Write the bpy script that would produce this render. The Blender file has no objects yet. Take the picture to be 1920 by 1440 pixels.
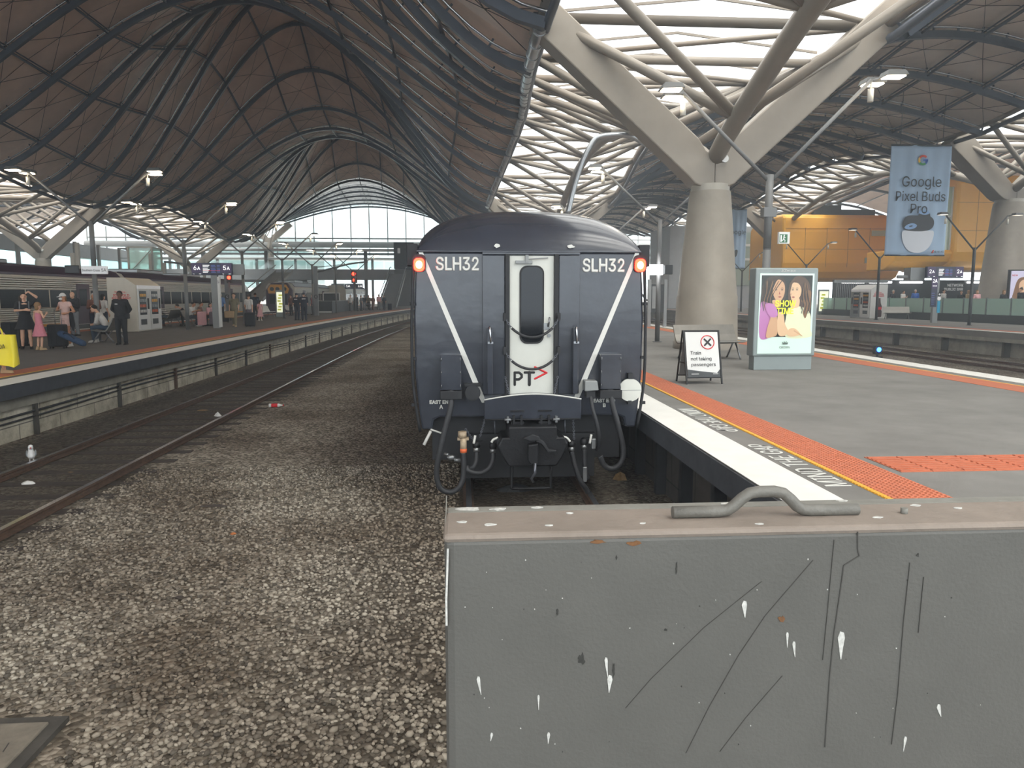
import bpy, math, random
from mathutils import Vector, Matrix, Euler
random.seed(7)
C = bpy.context.scene.collection
PI = math.pi
SC = bpy.context.scene

# ------------------------------------------------------------------ camera, sky, exposure
cam_d = bpy.data.cameras.new('camera'); cam = bpy.data.objects.new('camera', cam_d); C.objects.link(cam)
cam_d.sensor_width = 36.0; cam_d.lens = 36.0*1380/1920; cam_d.clip_start = 0.05; cam_d.clip_end = 2000
cam.location = (0, 0, 1.6)
cam.rotation_euler = (PI/2 - math.atan(165/1380), 0, -math.atan(95/1380))
SC.camera = cam
world = bpy.data.worlds.new('overcast_sky'); SC.world = world; world.use_nodes = True
wn = world.node_tree.nodes; wl = world.node_tree.links
bg = wn['Background']
tcw = wn.new('ShaderNodeTexCoord'); sep = wn.new('ShaderNodeSeparateXYZ'); rmp = wn.new('ShaderNodeValToRGB')
wl.new(tcw.outputs['Generated'], sep.inputs[0]); wl.new(sep.outputs['Z'], rmp.inputs[0]); wl.new(rmp.outputs[0], bg.inputs[0])
rmp.color_ramp.elements[0].position = 0.0; rmp.color_ramp.elements[0].color = (0.80, 0.90, 0.97, 1)
rmp.color_ramp.elements[1].position = 0.6; rmp.color_ramp.elements[1].color = (1.0, 0.985, 0.955, 1)
bg.inputs[1].default_value = 1.0
sun_d = bpy.data.lights.new('hazy_sun', 'SUN'); sun = bpy.data.objects.new('hazy_sun', sun_d); C.objects.link(sun)
sun_d.energy = 0.8; sun_d.angle = math.radians(40); sun_d.color = (1, .96, .9)
sun.rotation_euler = (math.radians(28), math.radians(18), 0)
vs = SC.view_settings
SC.display_settings.display_device = 'sRGB'
vs.view_transform = 'Standard'; vs.look = 'None'; vs.gamma = 1.0; vs.use_curve_mapping = False
vs.exposure = 1.92
cy = SC.cycles
cy.max_bounces = 8; cy.diffuse_bounces = 6; cy.glossy_bounces = 3; cy.transmission_bounces = 4; cy.transparent_max_bounces = 10
cy.use_denoising = True; cy.sample_clamp_indirect = 4.0
cy.caustics_reflective = False; cy.caustics_refractive = False

# ------------------------------------------------------------------ helpers
def lin(h):
    h = h.lstrip('#'); o = []
    for i in (0, 2, 4):
        c = int(h[i:i+2], 16)/255
        o.append(c/12.92 if c <= .04045 else ((c+.055)/1.055)**2.4)
    return tuple(o)
M = {}
def mat(name, col, rough=.6, metal=0.0, noise=None, bump=None, emit=0, spec=.5, emitcol=None, alpha=1, coat=0):
    m = bpy.data.materials.new(name); m.use_nodes = True; M[name] = m
    nt = m.node_tree; n = nt.nodes; l = nt.links; p = n['Principled BSDF']
    c = lin(col) if isinstance(col, str) else col
    p.inputs['Base Color'].default_value = (*c, 1); p.inputs['Roughness'].default_value = rough
    p.inputs['Metallic'].default_value = metal; p.inputs['Specular IOR Level'].default_value = spec
    if coat: p.inputs['Coat Weight'].default_value = coat; p.inputs['Coat Roughness'].default_value = .12
    if emit:
        p.inputs['Emission Color'].default_value = (*(lin(emitcol) if emitcol else c), 1); p.inputs['Emission Strength'].default_value = emit
    if alpha < 1: p.inputs['Alpha'].default_value = alpha
    tc = None
    if noise or bump:
        tc = n.new('ShaderNodeTexCoord')
    if noise:
        sc, amt = noise
        t = n.new('ShaderNodeTexNoise'); t.inputs['Scale'].default_value = sc; t.inputs['Detail'].default_value = 6; t.inputs['Roughness'].default_value = .65
        l.new(tc.outputs['Object'], t.inputs['Vector'])
        r = n.new('ShaderNodeValToRGB'); r.color_ramp.elements[0].position = .3; r.color_ramp.elements[1].position = .7
        r.color_ramp.elements[0].color = (*[max(0, x*(1-amt)) for x in c], 1); r.color_ramp.elements[1].color = (*[min(1, x*(1+amt*.8)) for x in c], 1)
        l.new(t.outputs['Fac'], r.inputs[0]); l.new(r.outputs[0], p.inputs['Base Color'])
    if bump:
        sc, st = bump
        t = n.new('ShaderNodeTexNoise'); t.inputs['Scale'].default_value = sc; t.inputs['Detail'].default_value = 5
        l.new(tc.outputs['Object'], t.inputs['Vector'])
        b = n.new('ShaderNodeBump'); b.inputs['Strength'].default_value = st; b.inputs['Distance'].default_value = .02
        l.new(t.outputs['Fac'], b.inputs['Height']); l.new(b.outputs[0], p.inputs['Normal'])
    return m
def glassmat(name, col, gloss=.08, alpha=.9):
    m = bpy.data.materials.new(name); m.use_nodes = True; M[name] = m
    nt = m.node_tree; n = nt.nodes; l = nt.links; n.remove(n['Principled BSDF'])
    t = n.new('ShaderNodeBsdfTransparent'); t.inputs[0].default_value = (*col, 1)
    g = n.new('ShaderNodeBsdfGlossy'); g.inputs['Roughness'].default_value = .05
    d = n.new('ShaderNodeBsdfDiffuse'); d.inputs[0].default_value = (*col, 1)
    a = n.new('ShaderNodeMixShader'); a.inputs[0].default_value = gloss; b = n.new('ShaderNodeMixShader'); b.inputs[0].default_value = 1-alpha
    l.new(t.outputs[0], a.inputs[1]); l.new(g.outputs[0], a.inputs[2]); l.new(a.outputs[0], b.inputs[1]); l.new(d.outputs[0], b.inputs[2])
    l.new(b.outputs[0], n['Material Output'].inputs[0])
    return m

class B:
    def __init__(s): s.v = []; s.f = []; s.s = []; s.m = []; s.mi = 0
    def add(s, vs_, fs, smooth):
        o = len(s.v); s.v += [tuple(p) for p in vs_]
        for f in fs: s.f.append(tuple(i+o for i in f)); s.s.append(smooth); s.m.append(s.mi)
        return s
    def box(s, x0, x1, y0, y1, z0, z1):
        v = [(x0,y0,z0),(x1,y0,z0),(x1,y1,z0),(x0,y1,z0),(x0,y0,z1),(x1,y0,z1),(x1,y1,z1),(x0,y1,z1)]
        return s.add(v, [(0,3,2,1),(4,5,6,7),(0,1,5,4),(1,2,6,5),(2,3,7,6),(3,0,4,7)], False)
    def cbox(s, c, d):
        return s.box(c[0]-d[0]/2, c[0]+d[0]/2, c[1]-d[1]/2, c[1]+d[1]/2, c[2]-d[2]/2, c[2]+d[2]/2)
    def beam(s, a, b, w, h, up=(0,0,1)):
        a = Vector(a); b = Vector(b); t = (b-a).normalized(); u = Vector(up)
        if abs(t.dot(u)) > .98: u = Vector((0,1,0))
        x = t.cross(u).normalized(); z = x.cross(t)
        v = []
        for p in (a, b):
            for sx, sz in ((-1,-1),(1,-1),(1,1),(-1,1)): v.append(p + x*(sx*w/2) + z*(sz*h/2))
        return s.add(v, [(0,1,2,3),(7,6,5,4),(0,4,5,1),(1,5,6,2),(2,6,7,3),(3,7,4,0)], False)
    def tube(s, pts, r, n=8, cap=True, closed=False, flat=1.0, axis=None):
        pts = [Vector(p) for p in pts]; k = len(pts)
        rs = r if isinstance(r, (list, tuple)) else [r]*k
        vs_ = []; px = None
        for i, p in enumerate(pts):
            if closed: t = pts[(i+1) % k] - pts[i-1]
            else: t = pts[min(i+1, k-1)] - pts[max(i-1, 0)]
            if t.length < 1e-9: t = Vector((0,0,1))
            t.normalize()
            if px is None:
                u = Vector(axis) if axis else (Vector((1,0,0)) if abs(t.x) < .9 else Vector((0,1,0)))
                px = (u - t*u.dot(t)).normalized()
            else:
                q = px - t*px.dot(t)
                px = q.normalized() if q.length > 1e-6 else px
            py = t.cross(px)
            for j in range(n):
                a = 2*PI*j/n
                vs_.append(p + px*(math.cos(a)*rs[i]) + py*(math.sin(a)*rs[i]*flat))
        fs = []
        for i in range(k if closed else k-1):
            i2 = (i+1) % k
            for j in range(n):
                j2 = (j+1) % n
                fs.append((i*n+j, i*n+j2, i2*n+j2, i2*n+j))
        s.add(vs_, fs, True)
        if cap and not closed:
            o = len(s.v) - len(vs_)
            s.f.append(tuple(o+j for j in reversed(range(n)))); s.s.append(False); s.m.append(s.mi)
            s.f.append(tuple(o+(k-1)*n+j for j in range(n))); s.s.append(False); s.m.append(s.mi)
        return s
    def cap(s, a, b, ra, rb, n=10, flat=1.0, axis=None):      # capsule with round ends
        a = Vector(a); b = Vector(b); t = (b-a)
        if t.length < 1e-6: t = Vector((0,0,1e-4))
        t.normalize(); pts = []; rs = []
        for q in (-1, -.8, -.45): pts.append(a+t*ra*q); rs.append(max(.001, ra*math.sqrt(1-q*q)))
        pts.append(a); rs.append(ra); pts.append(b); rs.append(rb)
        for q in (.45, .8, 1): pts.append(b+t*rb*q); rs.append(max(.001, rb*math.sqrt(1-q*q)))
        return s.tube(pts, rs, n, flat=flat, axis=axis)
    def ell(s, c, r, nu=12, nv=8):
        vs_ = []; fs = []
        for i in range(nv+1):
            th = PI*i/nv
            for j in range(nu):
                ph = 2*PI*j/nu
                vs_.append((c[0]+r[0]*math.sin(th)*math.cos(ph), c[1]+r[1]*math.sin(th)*math.sin(ph), c[2]+r[2]*math.cos(th)))
        for i in range(nv):
            for j in range(nu):
                fs.append((i*nu+j, (i+1)*nu+j, (i+1)*nu+(j+1) % nu, i*nu+(j+1) % nu))
        return s.add(vs_, fs, True)
    def lathe(s, prof, n=24, c=(0,0,0), sx=1, sy=1):
        vs_ = []; fs = []
        for r, z in prof:
            for j in range(n):
                a = 2*PI*j/n; vs_.append((c[0]+r*sx*math.cos(a), c[1]+r*sy*math.sin(a), c[2]+z))
        for i in range(len(prof)-1):
            for j in range(n): fs.append((i*n+j, i*n+(j+1) % n, (i+1)*n+(j+1) % n, (i+1)*n+j))
        return s.add(vs_, fs, True)
    def prism(s, pts, d, smooth=False):
        n = len(pts); d = Vector(d); p = [Vector(q) for q in pts]
        nv = Vector((0,0,0))
        for i in range(n): nv += p[i].cross(p[(i+1) % n])
        if nv.dot(d) > 0: p.reverse()
        vs_ = p + [q+d for q in p]
        s.add(vs_, [tuple(range(n)), tuple(reversed(range(n, 2*n)))], False)
        o = len(s.v)-2*n
        for i in range(n):
            j = (i+1) % n
            s.f.append((o+j, o+i, o+n+i, o+n+j)); s.s.append(smooth); s.m.append(s.mi)
        return s
    def grid(s, rows, smooth=True):
        a = len(rows); b = len(rows[0]); vs_ = [p for r in rows for p in r]
        return s.add(vs_, [(i*b+j, i*b+j+1, (i+1)*b+j+1, (i+1)*b+j) for i in range(a-1) for j in range(b-1)], smooth)
    def quad(s, a, b, c, d): return s.add([a, b, c, d], [(0,1,2,3)], False)
    def build(s, name, m, parent=None, loc=None, rot=None, bevel=0, solid=0, remesh=0):
        me = bpy.data.meshes.new(name); me.from_pydata(s.v, [], s.f)
        me.polygons.foreach_set('use_smooth', s.s)
        for x in (m if isinstance(m, (list, tuple)) else [m]): me.materials.append(M[x] if isinstance(x, str) else x)
        if isinstance(m, (list, tuple)): me.polygons.foreach_set('material_index', s.m)
        me.update()
        o = bpy.data.objects.new(name, me); C.objects.link(o)
        if parent: o.parent = parent
        if loc is not None: o.location = loc
        if rot is not None: o.rotation_euler = rot
        if remesh:
            q = o.modifiers.new('union', 'REMESH'); q.mode = 'VOXEL'; q.voxel_size = remesh; q.use_smooth_shade = True
            q = o.modifiers.new('soften', 'SMOOTH'); q.factor = .5; q.iterations = 3
        if bevel:
            q = o.modifiers.new('edges', 'BEVEL'); q.width = bevel; q.segments = 2; q.limit_method = 'ANGLE'; q.angle_limit = .7
        if solid:
            q = o.modifiers.new('thickness', 'SOLIDIFY'); q.thickness = solid; q.offset = 0
        return o
def tag(o, label=None, cat=None, group=None, kind=None):
    if label: o['label'] = label
    if cat: o['category'] = cat
    if group: o['group'] = group
    if kind: o['kind'] = kind
    return o
def thing(name, label, cat, loc=(0,0,0), rz=0, group=None):
    o = bpy.data.objects.new(name, None); C.objects.link(o); o.empty_display_size = .1
    o.location = loc; o.rotation_euler = (0,0,rz)
    return tag(o, label, cat, group)
def dup(root, loc, rz=0, label=None, group=None):
    def cp(o, par):
        c = o.copy(); C.objects.link(c)
        if par: c.parent = par
        for ch in list(o.children): cp(ch, c)
        return c
    r = cp(root, None); r.location = loc; r.rotation_euler = (0,0,rz)
    return tag(r, label, None, group)
try:                                         # the sans serif that ships inside Blender itself; its default font otherwise
    import os
    SANS = bpy.data.fonts.load(os.path.join(bpy.utils.resource_path('LOCAL'), 'datafiles', 'fonts', 'Inter.woff2'))
except Exception:
    SANS = None
def text(body, size, m, parent, loc, rot=(PI/2,0,0), ext=.003, bold=0, align='CENTER', sx=1, name='lettering', shear=0):
    cu = bpy.data.curves.new(name, 'FONT'); cu.body = body; cu.size = size*(1.24 if SANS else 1)
    if SANS: cu.font = SANS
    cu.align_x = align; cu.align_y = 'CENTER'
    cu.extrude = ext; cu.offset = 0 if SANS else bold
    if SANS and bold: cu.bevel_depth = bold*1.1; cu.bevel_resolution = 0
    cu.resolution_u = 3; cu.shear = shear
    t = bpy.data.objects.new(name, cu); C.objects.link(t)
    dg = bpy.context.evaluated_depsgraph_get(); me = bpy.data.meshes.new_from_object(t.evaluated_get(dg))
    bpy.data.objects.remove(t); bpy.data.curves.remove(cu)
    me.materials.clear(); me.materials.append(M[m])
    o = bpy.data.objects.new(name, me); C.objects.link(o); o.location = loc; o.rotation_euler = rot; o.scale = (sx, 1, 1)
    if parent: o.parent = parent
    return o
def spl(pts, k=6, closed=False):            # Catmull-Rom through points
    P_ = [Vector(p) for p in pts]; n = len(P_); out = []
    for i in range(n if closed else n-1):
        a = P_[(i-1) % n] if closed or i > 0 else P_[0]; b = P_[i]; c = P_[(i+1) % n]; d = P_[(i+2) % n] if closed or i+2 < n else P_[-1]
        for j in range(k):
            t = j/k
            out.append(.5*((2*b)+(c-a)*t+(2*a-5*b+4*c-d)*t*t+(3*b-a-3*c+d)*t**3))
    if not closed: out.append(P_[-1])
    return out
def sstep(t): t = max(0, min(1, t)); return t*t*(3-2*t)

# ------------------------------------------------------------------ materials
mat('train_paint', '#32363f', .22, 0, (3, .22), (1.9, .55), coat=.4)
mat('train_roof', '#31353f', .24, 0, (2, .15), (1.2, .3), coat=.5)
mat('train_dark', '#1a1c20', .6, 0, (6, .4))
mat('black_iron', '#15161a', .5, .3, (9, .5), (30, .2))
mat('rubber', '#26272a', .55, 0, (12, .3))
mat('white_paint', '#d6d6d0', .45, 0, (5, .06))
mat('door_white', '#cfd0c8', .4, 0, (4, .05))
mat('chrome', '#b9bcc0', .2, 1)
mat('steel', '#8d8f90', .35, .8, (8, .15))
mat('dark_glass', '#10141a', .2, 0, None, None, spec=.06)
mat('door_glass', '#12161c', .08, 0, None, None, spec=.35)
mat('red_lamp', '#ff2a14', .3, 0, emit=9, emitcol='#ff1a0c')
mat('red_lamp_core', '#ffb060', .3, 0, emit=14, emitcol='#ff9a3c')
mat('black_print', '#1b1b1d', .6)
mat('red_print', '#d5262c', .5)
mat('chain_steel', '#6d7078', .35, .7)
mat('brass_dirty', '#a8957c', .5, .1, (20, .3))
mat('orange_tape', '#e0693a', .6)
mat('asphalt', '#777571', .92, 0, (.9, .2), (90, .25))
mat('asphalt_left', '#625e5a', .92, 0, (1.5, .16), (90, .25))
mat('edge_white', '#e3e2dc', .7, 0, (3, .06))
mat('tactile', '#b8694a', .75, 0, (7, .14))
mat('yellow_line', '#dba83a', .7, 0, (8, .12))
mat('concrete', '#8f8b80', .9, 0, (2.2, .28), (18, .35))
mat('concrete_dark', '#4a4742', .92, 0, (2.5, .35), (14, .35))
mat('coping_dark', '#3d4046', .8, 0, (5, .25))
mat('rail_steel', '#7a746e', .35, .7, (4, .2))
mat('rail_bright', '#b9bdc4', .22, .9, (3, .1))
mat('rust', '#5b4638', .85, .2, (9, .35))
mat('roof_panel', '#e8cfbf', .45, 0, (.6, .16))
mat('roof_panel_grey', '#e0d3c8', .45, 0, (.6, .16))
mat('roof_steel', '#4e5662', .38, .15, (1.5, .12))
mat('canopy_pale', '#d3d6d8', .6)
mat('bounce_pale', '#d8d6d0', .9, 0, (.3, .05))
mat('roof_strip', '#c9ced4', .22, .9)
mat('roof_cable', '#453c38', .7)
mat('bone_steel', '#877f74', .45, .1, (1.2, .1))
mat('column_steel', '#9c968b', .42, .35, (.9, .12))
mat('column_concrete', '#8a8378', .55, .1, (1.4, .14), (10, .08))
mat('grey_post', '#6f7070', .5, .2, (2, .1))
mat('grey_dark', '#3f4244', .55, .2, (3, .15))
mat('grey_mid', '#8a8d8d', .5, .1, (3, .08))
mat('frame_grey', '#8c9594', .4, .2, (3, .06))
mat('light_emit', '#fff1dc', .4, emit=9, emitcol='#ffe9c8')
mat('light_dim', '#fff1dc', .4, emit=.35, emitcol='#fff4e0')
mat('light_housing', '#5a5b5a', .5, .3)
mat('camera_white', '#d0ccc0', .4)
mat('duct_silver', '#a9adb0', .28, .85, (6, .12))
mat('sign_white', '#dedede', .45, emit=.05)
mat('sign_white_plain', '#d9d9d6', .5)
mat('screen_navy', '#151532', .3, emit=.03, emitcol='#1c1440')
mat('screen_purple', '#331c48', .3, emit=.05, emitcol='#3a1c55')
mat('screen_text', '#ffffff', .4, emit=.3)
mat('screen_blue', '#5f78c0', .4, emit=.08)
mat('screen_red', '#d02848', .4, emit=.15)
mat('stainless', '#b7b8b6', .35, .75, (5, .12))
mat('bench_grey', '#7d7b76', .4, .6, (6, .1))
mat('train_silver', '#d9d7cd', .3, .3, (4, .1))
mat('train_cream', '#cec7b8', .45, 0, (3, .06))
mat('train_purple', '#3a2138', .4, 0, (3, .1))
mat('train_orange', '#dd9a34', .5)
mat('pod_orange', '#f2b034', .42, 0, (.5, .05))
mat('pod_seam', '#a8721c', .6)
mat('shop_dark', '#1d1f22', .4, 0, (1, .2))
mat('facade_grey', '#a9aeb2', .6, 0, (1, .1))
mat('tube_light', '#ffffff', .4, emit=2.5)
mat('gull_white', '#e8e8e6', .7)
mat('gull_grey', '#9aa0a5', .7)
mat('litter_white', '#dcdcd8', .8)
mat('litter_brown', '#8a6f4c', .85, 0, (20, .3))
mat('timber', '#3b332d', .9, 0, (6, .4))
mat('leaf_dry', '#a8673a', .85)
mat('blue_lamp', '#2a6bff', .3, emit=7, emitcol='#1f5cff')
mat('exit_green', '#2d5a3c', .5, emit=.15)
mat('stain_white', '#c9c9c4', .9, 0, (60, .3))
mat('stain_dark', '#3a3a37', .9, 0, (60, .4))
mat('rust_stain', '#7a5638', .9, 0, (50, .3))
mat('crack_dark', '#4b4a47', .9)
def milky(name, col):
    m = bpy.data.materials.new(name); m.use_nodes = True; M[name] = m; n = m.node_tree.nodes; l = m.node_tree.links; n.remove(n['Principled BSDF'])
    a = n.new('ShaderNodeBsdfTranslucent'); a.inputs[0].default_value = (*col, 1); d = n.new('ShaderNodeBsdfDiffuse'); d.inputs[0].default_value = (.5, .5, .5, 1)
    s = n.new('ShaderNodeAddShader'); l.new(a.outputs[0], s.inputs[0]); l.new(d.outputs[0], s.inputs[1]); l.new(s.outputs[0], n['Material Output'].inputs[0])
milky('roof_milky', (.13, .14, .145))
glassmat('roof_glass', (.93, .95, .95), .04, .93)
glassmat('pane_glass', (.80, .93, .93), .08, .86)
glassmat('fence_glass', (.66, .86, .78), .06, .35)
glassmat('clear_glass', (.85, .93, .92), .1, .9)
glassmat('green_glass', (.70, .88, .82), .12, .6)
# ------------------------------------------------------------------ ground, platforms, tracks
def ground_material(name, dirt):
    m = bpy.data.materials.new(name); m.use_nodes = True; M[name] = m
    nt = m.node_tree; n = nt.nodes; l = nt.links; p = n['Principled BSDF']; p.inputs['Roughness'].default_value = .95; p.inputs['Specular IOR Level'].default_value = .2
    tc = n.new('ShaderNodeTexCoord')
    v = n.new('ShaderNodeTexVoronoi'); v.inputs['Scale'].default_value = 22; l.new(tc.outputs['Object'], v.inputs['Vector'])
    sepc = n.new('ShaderNodeSeparateColor'); l.new(v.outputs['Color'], sepc.inputs[0])
    r = n.new('ShaderNodeValToRGB'); e = r.color_ramp.elements
    e[0].position = 0; e[0].color = (*lin('#4f4a43'), 1); e[1].position = 1; e[1].color = (*lin('#a8a196'), 1)
    k = e.new(.5); k.color = (*lin('#7d766b'), 1)
    l.new(sepc.outputs[0], r.inputs[0])
    big = n.new('ShaderNodeTexNoise'); big.inputs['Scale'].default_value = .55; big.inputs['Detail'].default_value = 4; l.new(tc.outputs['Object'], big.inputs['Vector'])
    br = n.new('ShaderNodeValToRGB'); br.color_ramp.elements[0].position = .36; br.color_ramp.elements[1].position = .62
    br.color_ramp.elements[0].color = (.62, .56, .5, 1); br.color_ramp.elements[1].color = (1.15, 1.13, 1.08, 1)
    l.new(big.outputs['Fac'], br.inputs[0])
    mx = n.new('ShaderNodeMix'); mx.data_type = 'RGBA'; mx.blend_type = 'MULTIPLY'; mx.inputs[0].default_value = 1
    l.new(r.outputs[0], mx.inputs[6]); l.new(br.outputs[0], mx.inputs[7])
    # oily soil along the tracks, with shade painted in beside the carriage
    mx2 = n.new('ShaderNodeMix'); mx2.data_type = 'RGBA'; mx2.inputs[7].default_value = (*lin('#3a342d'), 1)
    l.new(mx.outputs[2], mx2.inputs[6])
    if dirt:
        geo = n.new('ShaderNodeSeparateXYZ'); l.new(tc.outputs['Object'], geo.inputs[0])
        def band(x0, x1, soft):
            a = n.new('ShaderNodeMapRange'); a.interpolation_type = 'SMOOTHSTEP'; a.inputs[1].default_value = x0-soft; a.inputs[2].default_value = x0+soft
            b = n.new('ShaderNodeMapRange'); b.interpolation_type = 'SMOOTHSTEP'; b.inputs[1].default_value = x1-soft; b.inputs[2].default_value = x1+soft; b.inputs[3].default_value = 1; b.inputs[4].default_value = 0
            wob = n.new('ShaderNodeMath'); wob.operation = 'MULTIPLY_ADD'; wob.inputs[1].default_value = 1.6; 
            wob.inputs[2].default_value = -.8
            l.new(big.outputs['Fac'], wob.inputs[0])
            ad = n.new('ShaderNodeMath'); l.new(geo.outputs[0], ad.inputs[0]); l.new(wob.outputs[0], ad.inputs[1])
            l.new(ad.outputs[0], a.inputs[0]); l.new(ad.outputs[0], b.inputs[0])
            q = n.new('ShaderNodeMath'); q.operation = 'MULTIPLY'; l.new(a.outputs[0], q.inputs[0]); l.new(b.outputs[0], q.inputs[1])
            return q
        q1 = band(-8.2, -5.0, .35); soil_shade = band(-1.2, 3.2, .95); q3 = band(11, 16, .6)  # second band reaches past the oily soil to paint the carriage's shade
        s1 = n.new('ShaderNodeMath'); s1.operation = 'ADD'; s1.use_clamp = True; l.new(q1.outputs[0], s1.inputs[0]); l.new(soil_shade.outputs[0], s1.inputs[1])
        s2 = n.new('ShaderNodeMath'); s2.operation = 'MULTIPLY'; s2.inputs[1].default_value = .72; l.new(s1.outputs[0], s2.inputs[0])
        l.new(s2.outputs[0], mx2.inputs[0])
    else: mx2.inputs[0].default_value = 0
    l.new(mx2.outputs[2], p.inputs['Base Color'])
    b = n.new('ShaderNodeBump'); b.inputs['Strength'].default_value = .9; b.inputs['Distance'].default_value = .03; b.invert = True
    l.new(v.outputs['Distance'], b.inputs['Height']); l.new(b.outputs[0], p.inputs['Normal'])
    return m
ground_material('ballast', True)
GZ = -1.12
def cv(Y): return 0 if Y < 30 else .00068*(Y-30)**2           # the tracks swing right further out
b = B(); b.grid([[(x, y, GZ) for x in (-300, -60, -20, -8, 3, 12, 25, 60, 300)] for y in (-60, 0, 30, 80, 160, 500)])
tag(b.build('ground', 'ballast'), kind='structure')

def slab(name, left, right, ys, mtop, z0=-.28):
    b = B(); L = [(left(y), y) for y in ys]; R = [(right(y), y) for y in ys]
    for i in range(len(ys)-1):
        a, c, d, e = L[i], R[i], R[i+1], L[i+1]
        b.add([(a[0],a[1],0),(c[0],c[1],0),(d[0],d[1],0),(e[0],e[1],0),(a[0],a[1],z0),(c[0],c[1],z0),(d[0],d[1],z0),(e[0],e[1],z0)],
              [(0,1,2,3),(7,6,5,4),(0,3,7,4),(1,5,6,2)], False)
    a, c = L[0], R[0]
    b.quad((a[0],a[1],z0),(c[0],c[1],z0),(c[0],c[1],0),(a[0],a[1],0))
    return tag(b.build(name, mtop), kind='structure')
def strip(b, f0, f1, ys, z, z0=None):
    for i in range(len(ys)-1):
        y0, y1 = ys[i], ys[i+1]
        p = [(f0(y0), y0), (f1(y0), y0), (f1(y1), y1), (f0(y1), y1)]
        b.add([(x, y, z) for x, y in p]+[(x, y, z-.012) for x, y in p], [(0,1,2,3),(0,4,5,1),(3,2,6,7),(0,3,7,4),(1,5,6,2)], False)
YS = [-14, 2.62, 10, 20, 30, 40, 50, 60, 70, 80, 90, 100, 110, 125, 140]
YR = [2.62, 8, 14, 20, 30, 45, 60, 80, 100, 140]
eL = lambda y: -8.2+cv(y); 
# left island platform (5/6), middle island platform (3/4), right platform (2)
slab('platform_left', lambda y: -18.7+cv(y), eL, YS, 'asphalt_left')
slab('platform_middle', lambda y: 2.51, lambda y: 10.85, YR, 'asphalt')
slab('platform_right', lambda y: 24.0, lambda y: 90, YS, 'asphalt')
slab('concourse_floor', lambda y: -30, lambda y: 40, [-30, -1.0], 'asphalt')
def paint(name, f0, f1, ys, m, z=.004):
    b = B(); strip(b, f0, f1, ys, z); return tag(b.build(name, m), kind='structure')
slab('bounce_slab', lambda y: -200, lambda y: 200, [152, 300], 'bounce_pale', -1.3)  # pale slab added outside to bounce daylight up into the far vault
paint('trim_1', lambda y: eL(y)-.62, eL, YS, 'edge_white')
paint('trim_2', lambda y: eL(y)-.90, lambda y: eL(y)-.83, YS, 'yellow_line')
paint('trim_3', lambda y: eL(y)-1.46, lambda y: eL(y)-.90, YS, 'tactile')
paint('trim_4', lambda y: -18.7+cv(y), lambda y: -18.1+cv(y), YS, 'edge_white')
paint('trim_5', lambda y: -17.9+cv(y), lambda y: -17.2+cv(y), YS, 'tactile')
paint('trim_6', lambda y: 2.51, lambda y: 3.0, YR, 'edge_white', .006)
paint('trim_7', lambda y: 3.345, lambda y: 3.40, YR, 'yellow_line')
paint('trim_8', lambda y: 10.3, lambda y: 10.85, YR, 'edge_white', .006)
paint('trim_9', lambda y: 9.95, lambda y: 10.02, YR, 'yellow_line')
paint('trim_10', lambda y: 9.35, lambda y: 9.95, YR, 'tactile')
paint('trim_11', lambda y: 24.0, lambda y: 24.5, YS, 'edge_white')
paint('trim_12', lambda y: 24.7, lambda y: 25.3, YS, 'tactile')
# raised warning tactiles along the near edge: tiles of small domes near the camera, ribs further on
b = B(); strip(b, lambda y: 3.40, lambda y: 3.90, YR, .005)
y = 4.6
while y < 24:
    st = .05 if y < 12 else .1
    for i in range(10):
        x = 3.425+i*.05
        b.add([(x-.017, y-st*.36, .005), (x+.017, y-st*.36, .005), (x+.017, y+st*.36, .005), (x-.017, y+st*.36, .005),
               (x-.01, y-st*.24, .012), (x+.01, y-st*.24, .012), (x+.01, y+st*.24, .012), (x-.01, y+st*.24, .012)],
              [(4,5,6,7),(0,1,5,4),(1,2,6,5),(2,3,7,6),(3,0,4,7)], False)
    y += st
tag(b.build('warning_tactile_strip', 'tactile'), 'orange studded warning strip along platform edge beside the dark carriage', 'tactile paving')
b = B(); y = 4.6
while y < 14:
    b.box(3.35, 3.395, y-.018, y+.018, .003, .011); y += .05
tag(b.build('trim_13', 'yellow_line'), kind='structure')
b = B()
for k in range(9):
    x0 = 4.0+k*.305
    b.box(x0, x0+.3, 6.32, 6.95, 0, .006)
    for j in range(8): b.box(x0+.012, x0+.288, 6.345+j*.077, 6.345+j*.077+.04, .006, .013)
tag(b.build('guiding_tactile_path', 'tactile'), 'orange ribbed guiding tiles running right across the near platform', 'tactile paving')
# MIND THE GAP painted twice on the asphalt between white edge and yellow line
g = thing('gap_warning_lettering', 'white painted gap warning lettering nearest the grey barrier', 'painted lettering', (3.175, 6.75, .004), -PI/2, 'painted gap warnings')
text('MIND THE GAP', .36, 'white_paint', g, (0, 0, 0), (0,0,PI), ext=.0015, sx=.78)
g2 = thing('gap_warning_lettering', 'white painted gap warning lettering further off, level with the tail of the carriage', 'painted lettering', (3.175, 9.3, .004), -PI/2, 'painted gap warnings')
text('MIND THE GAP', .36, 'white_paint', g2, (0, 0, 0), (0,0,0), ext=.0015, sx=.78)

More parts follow.
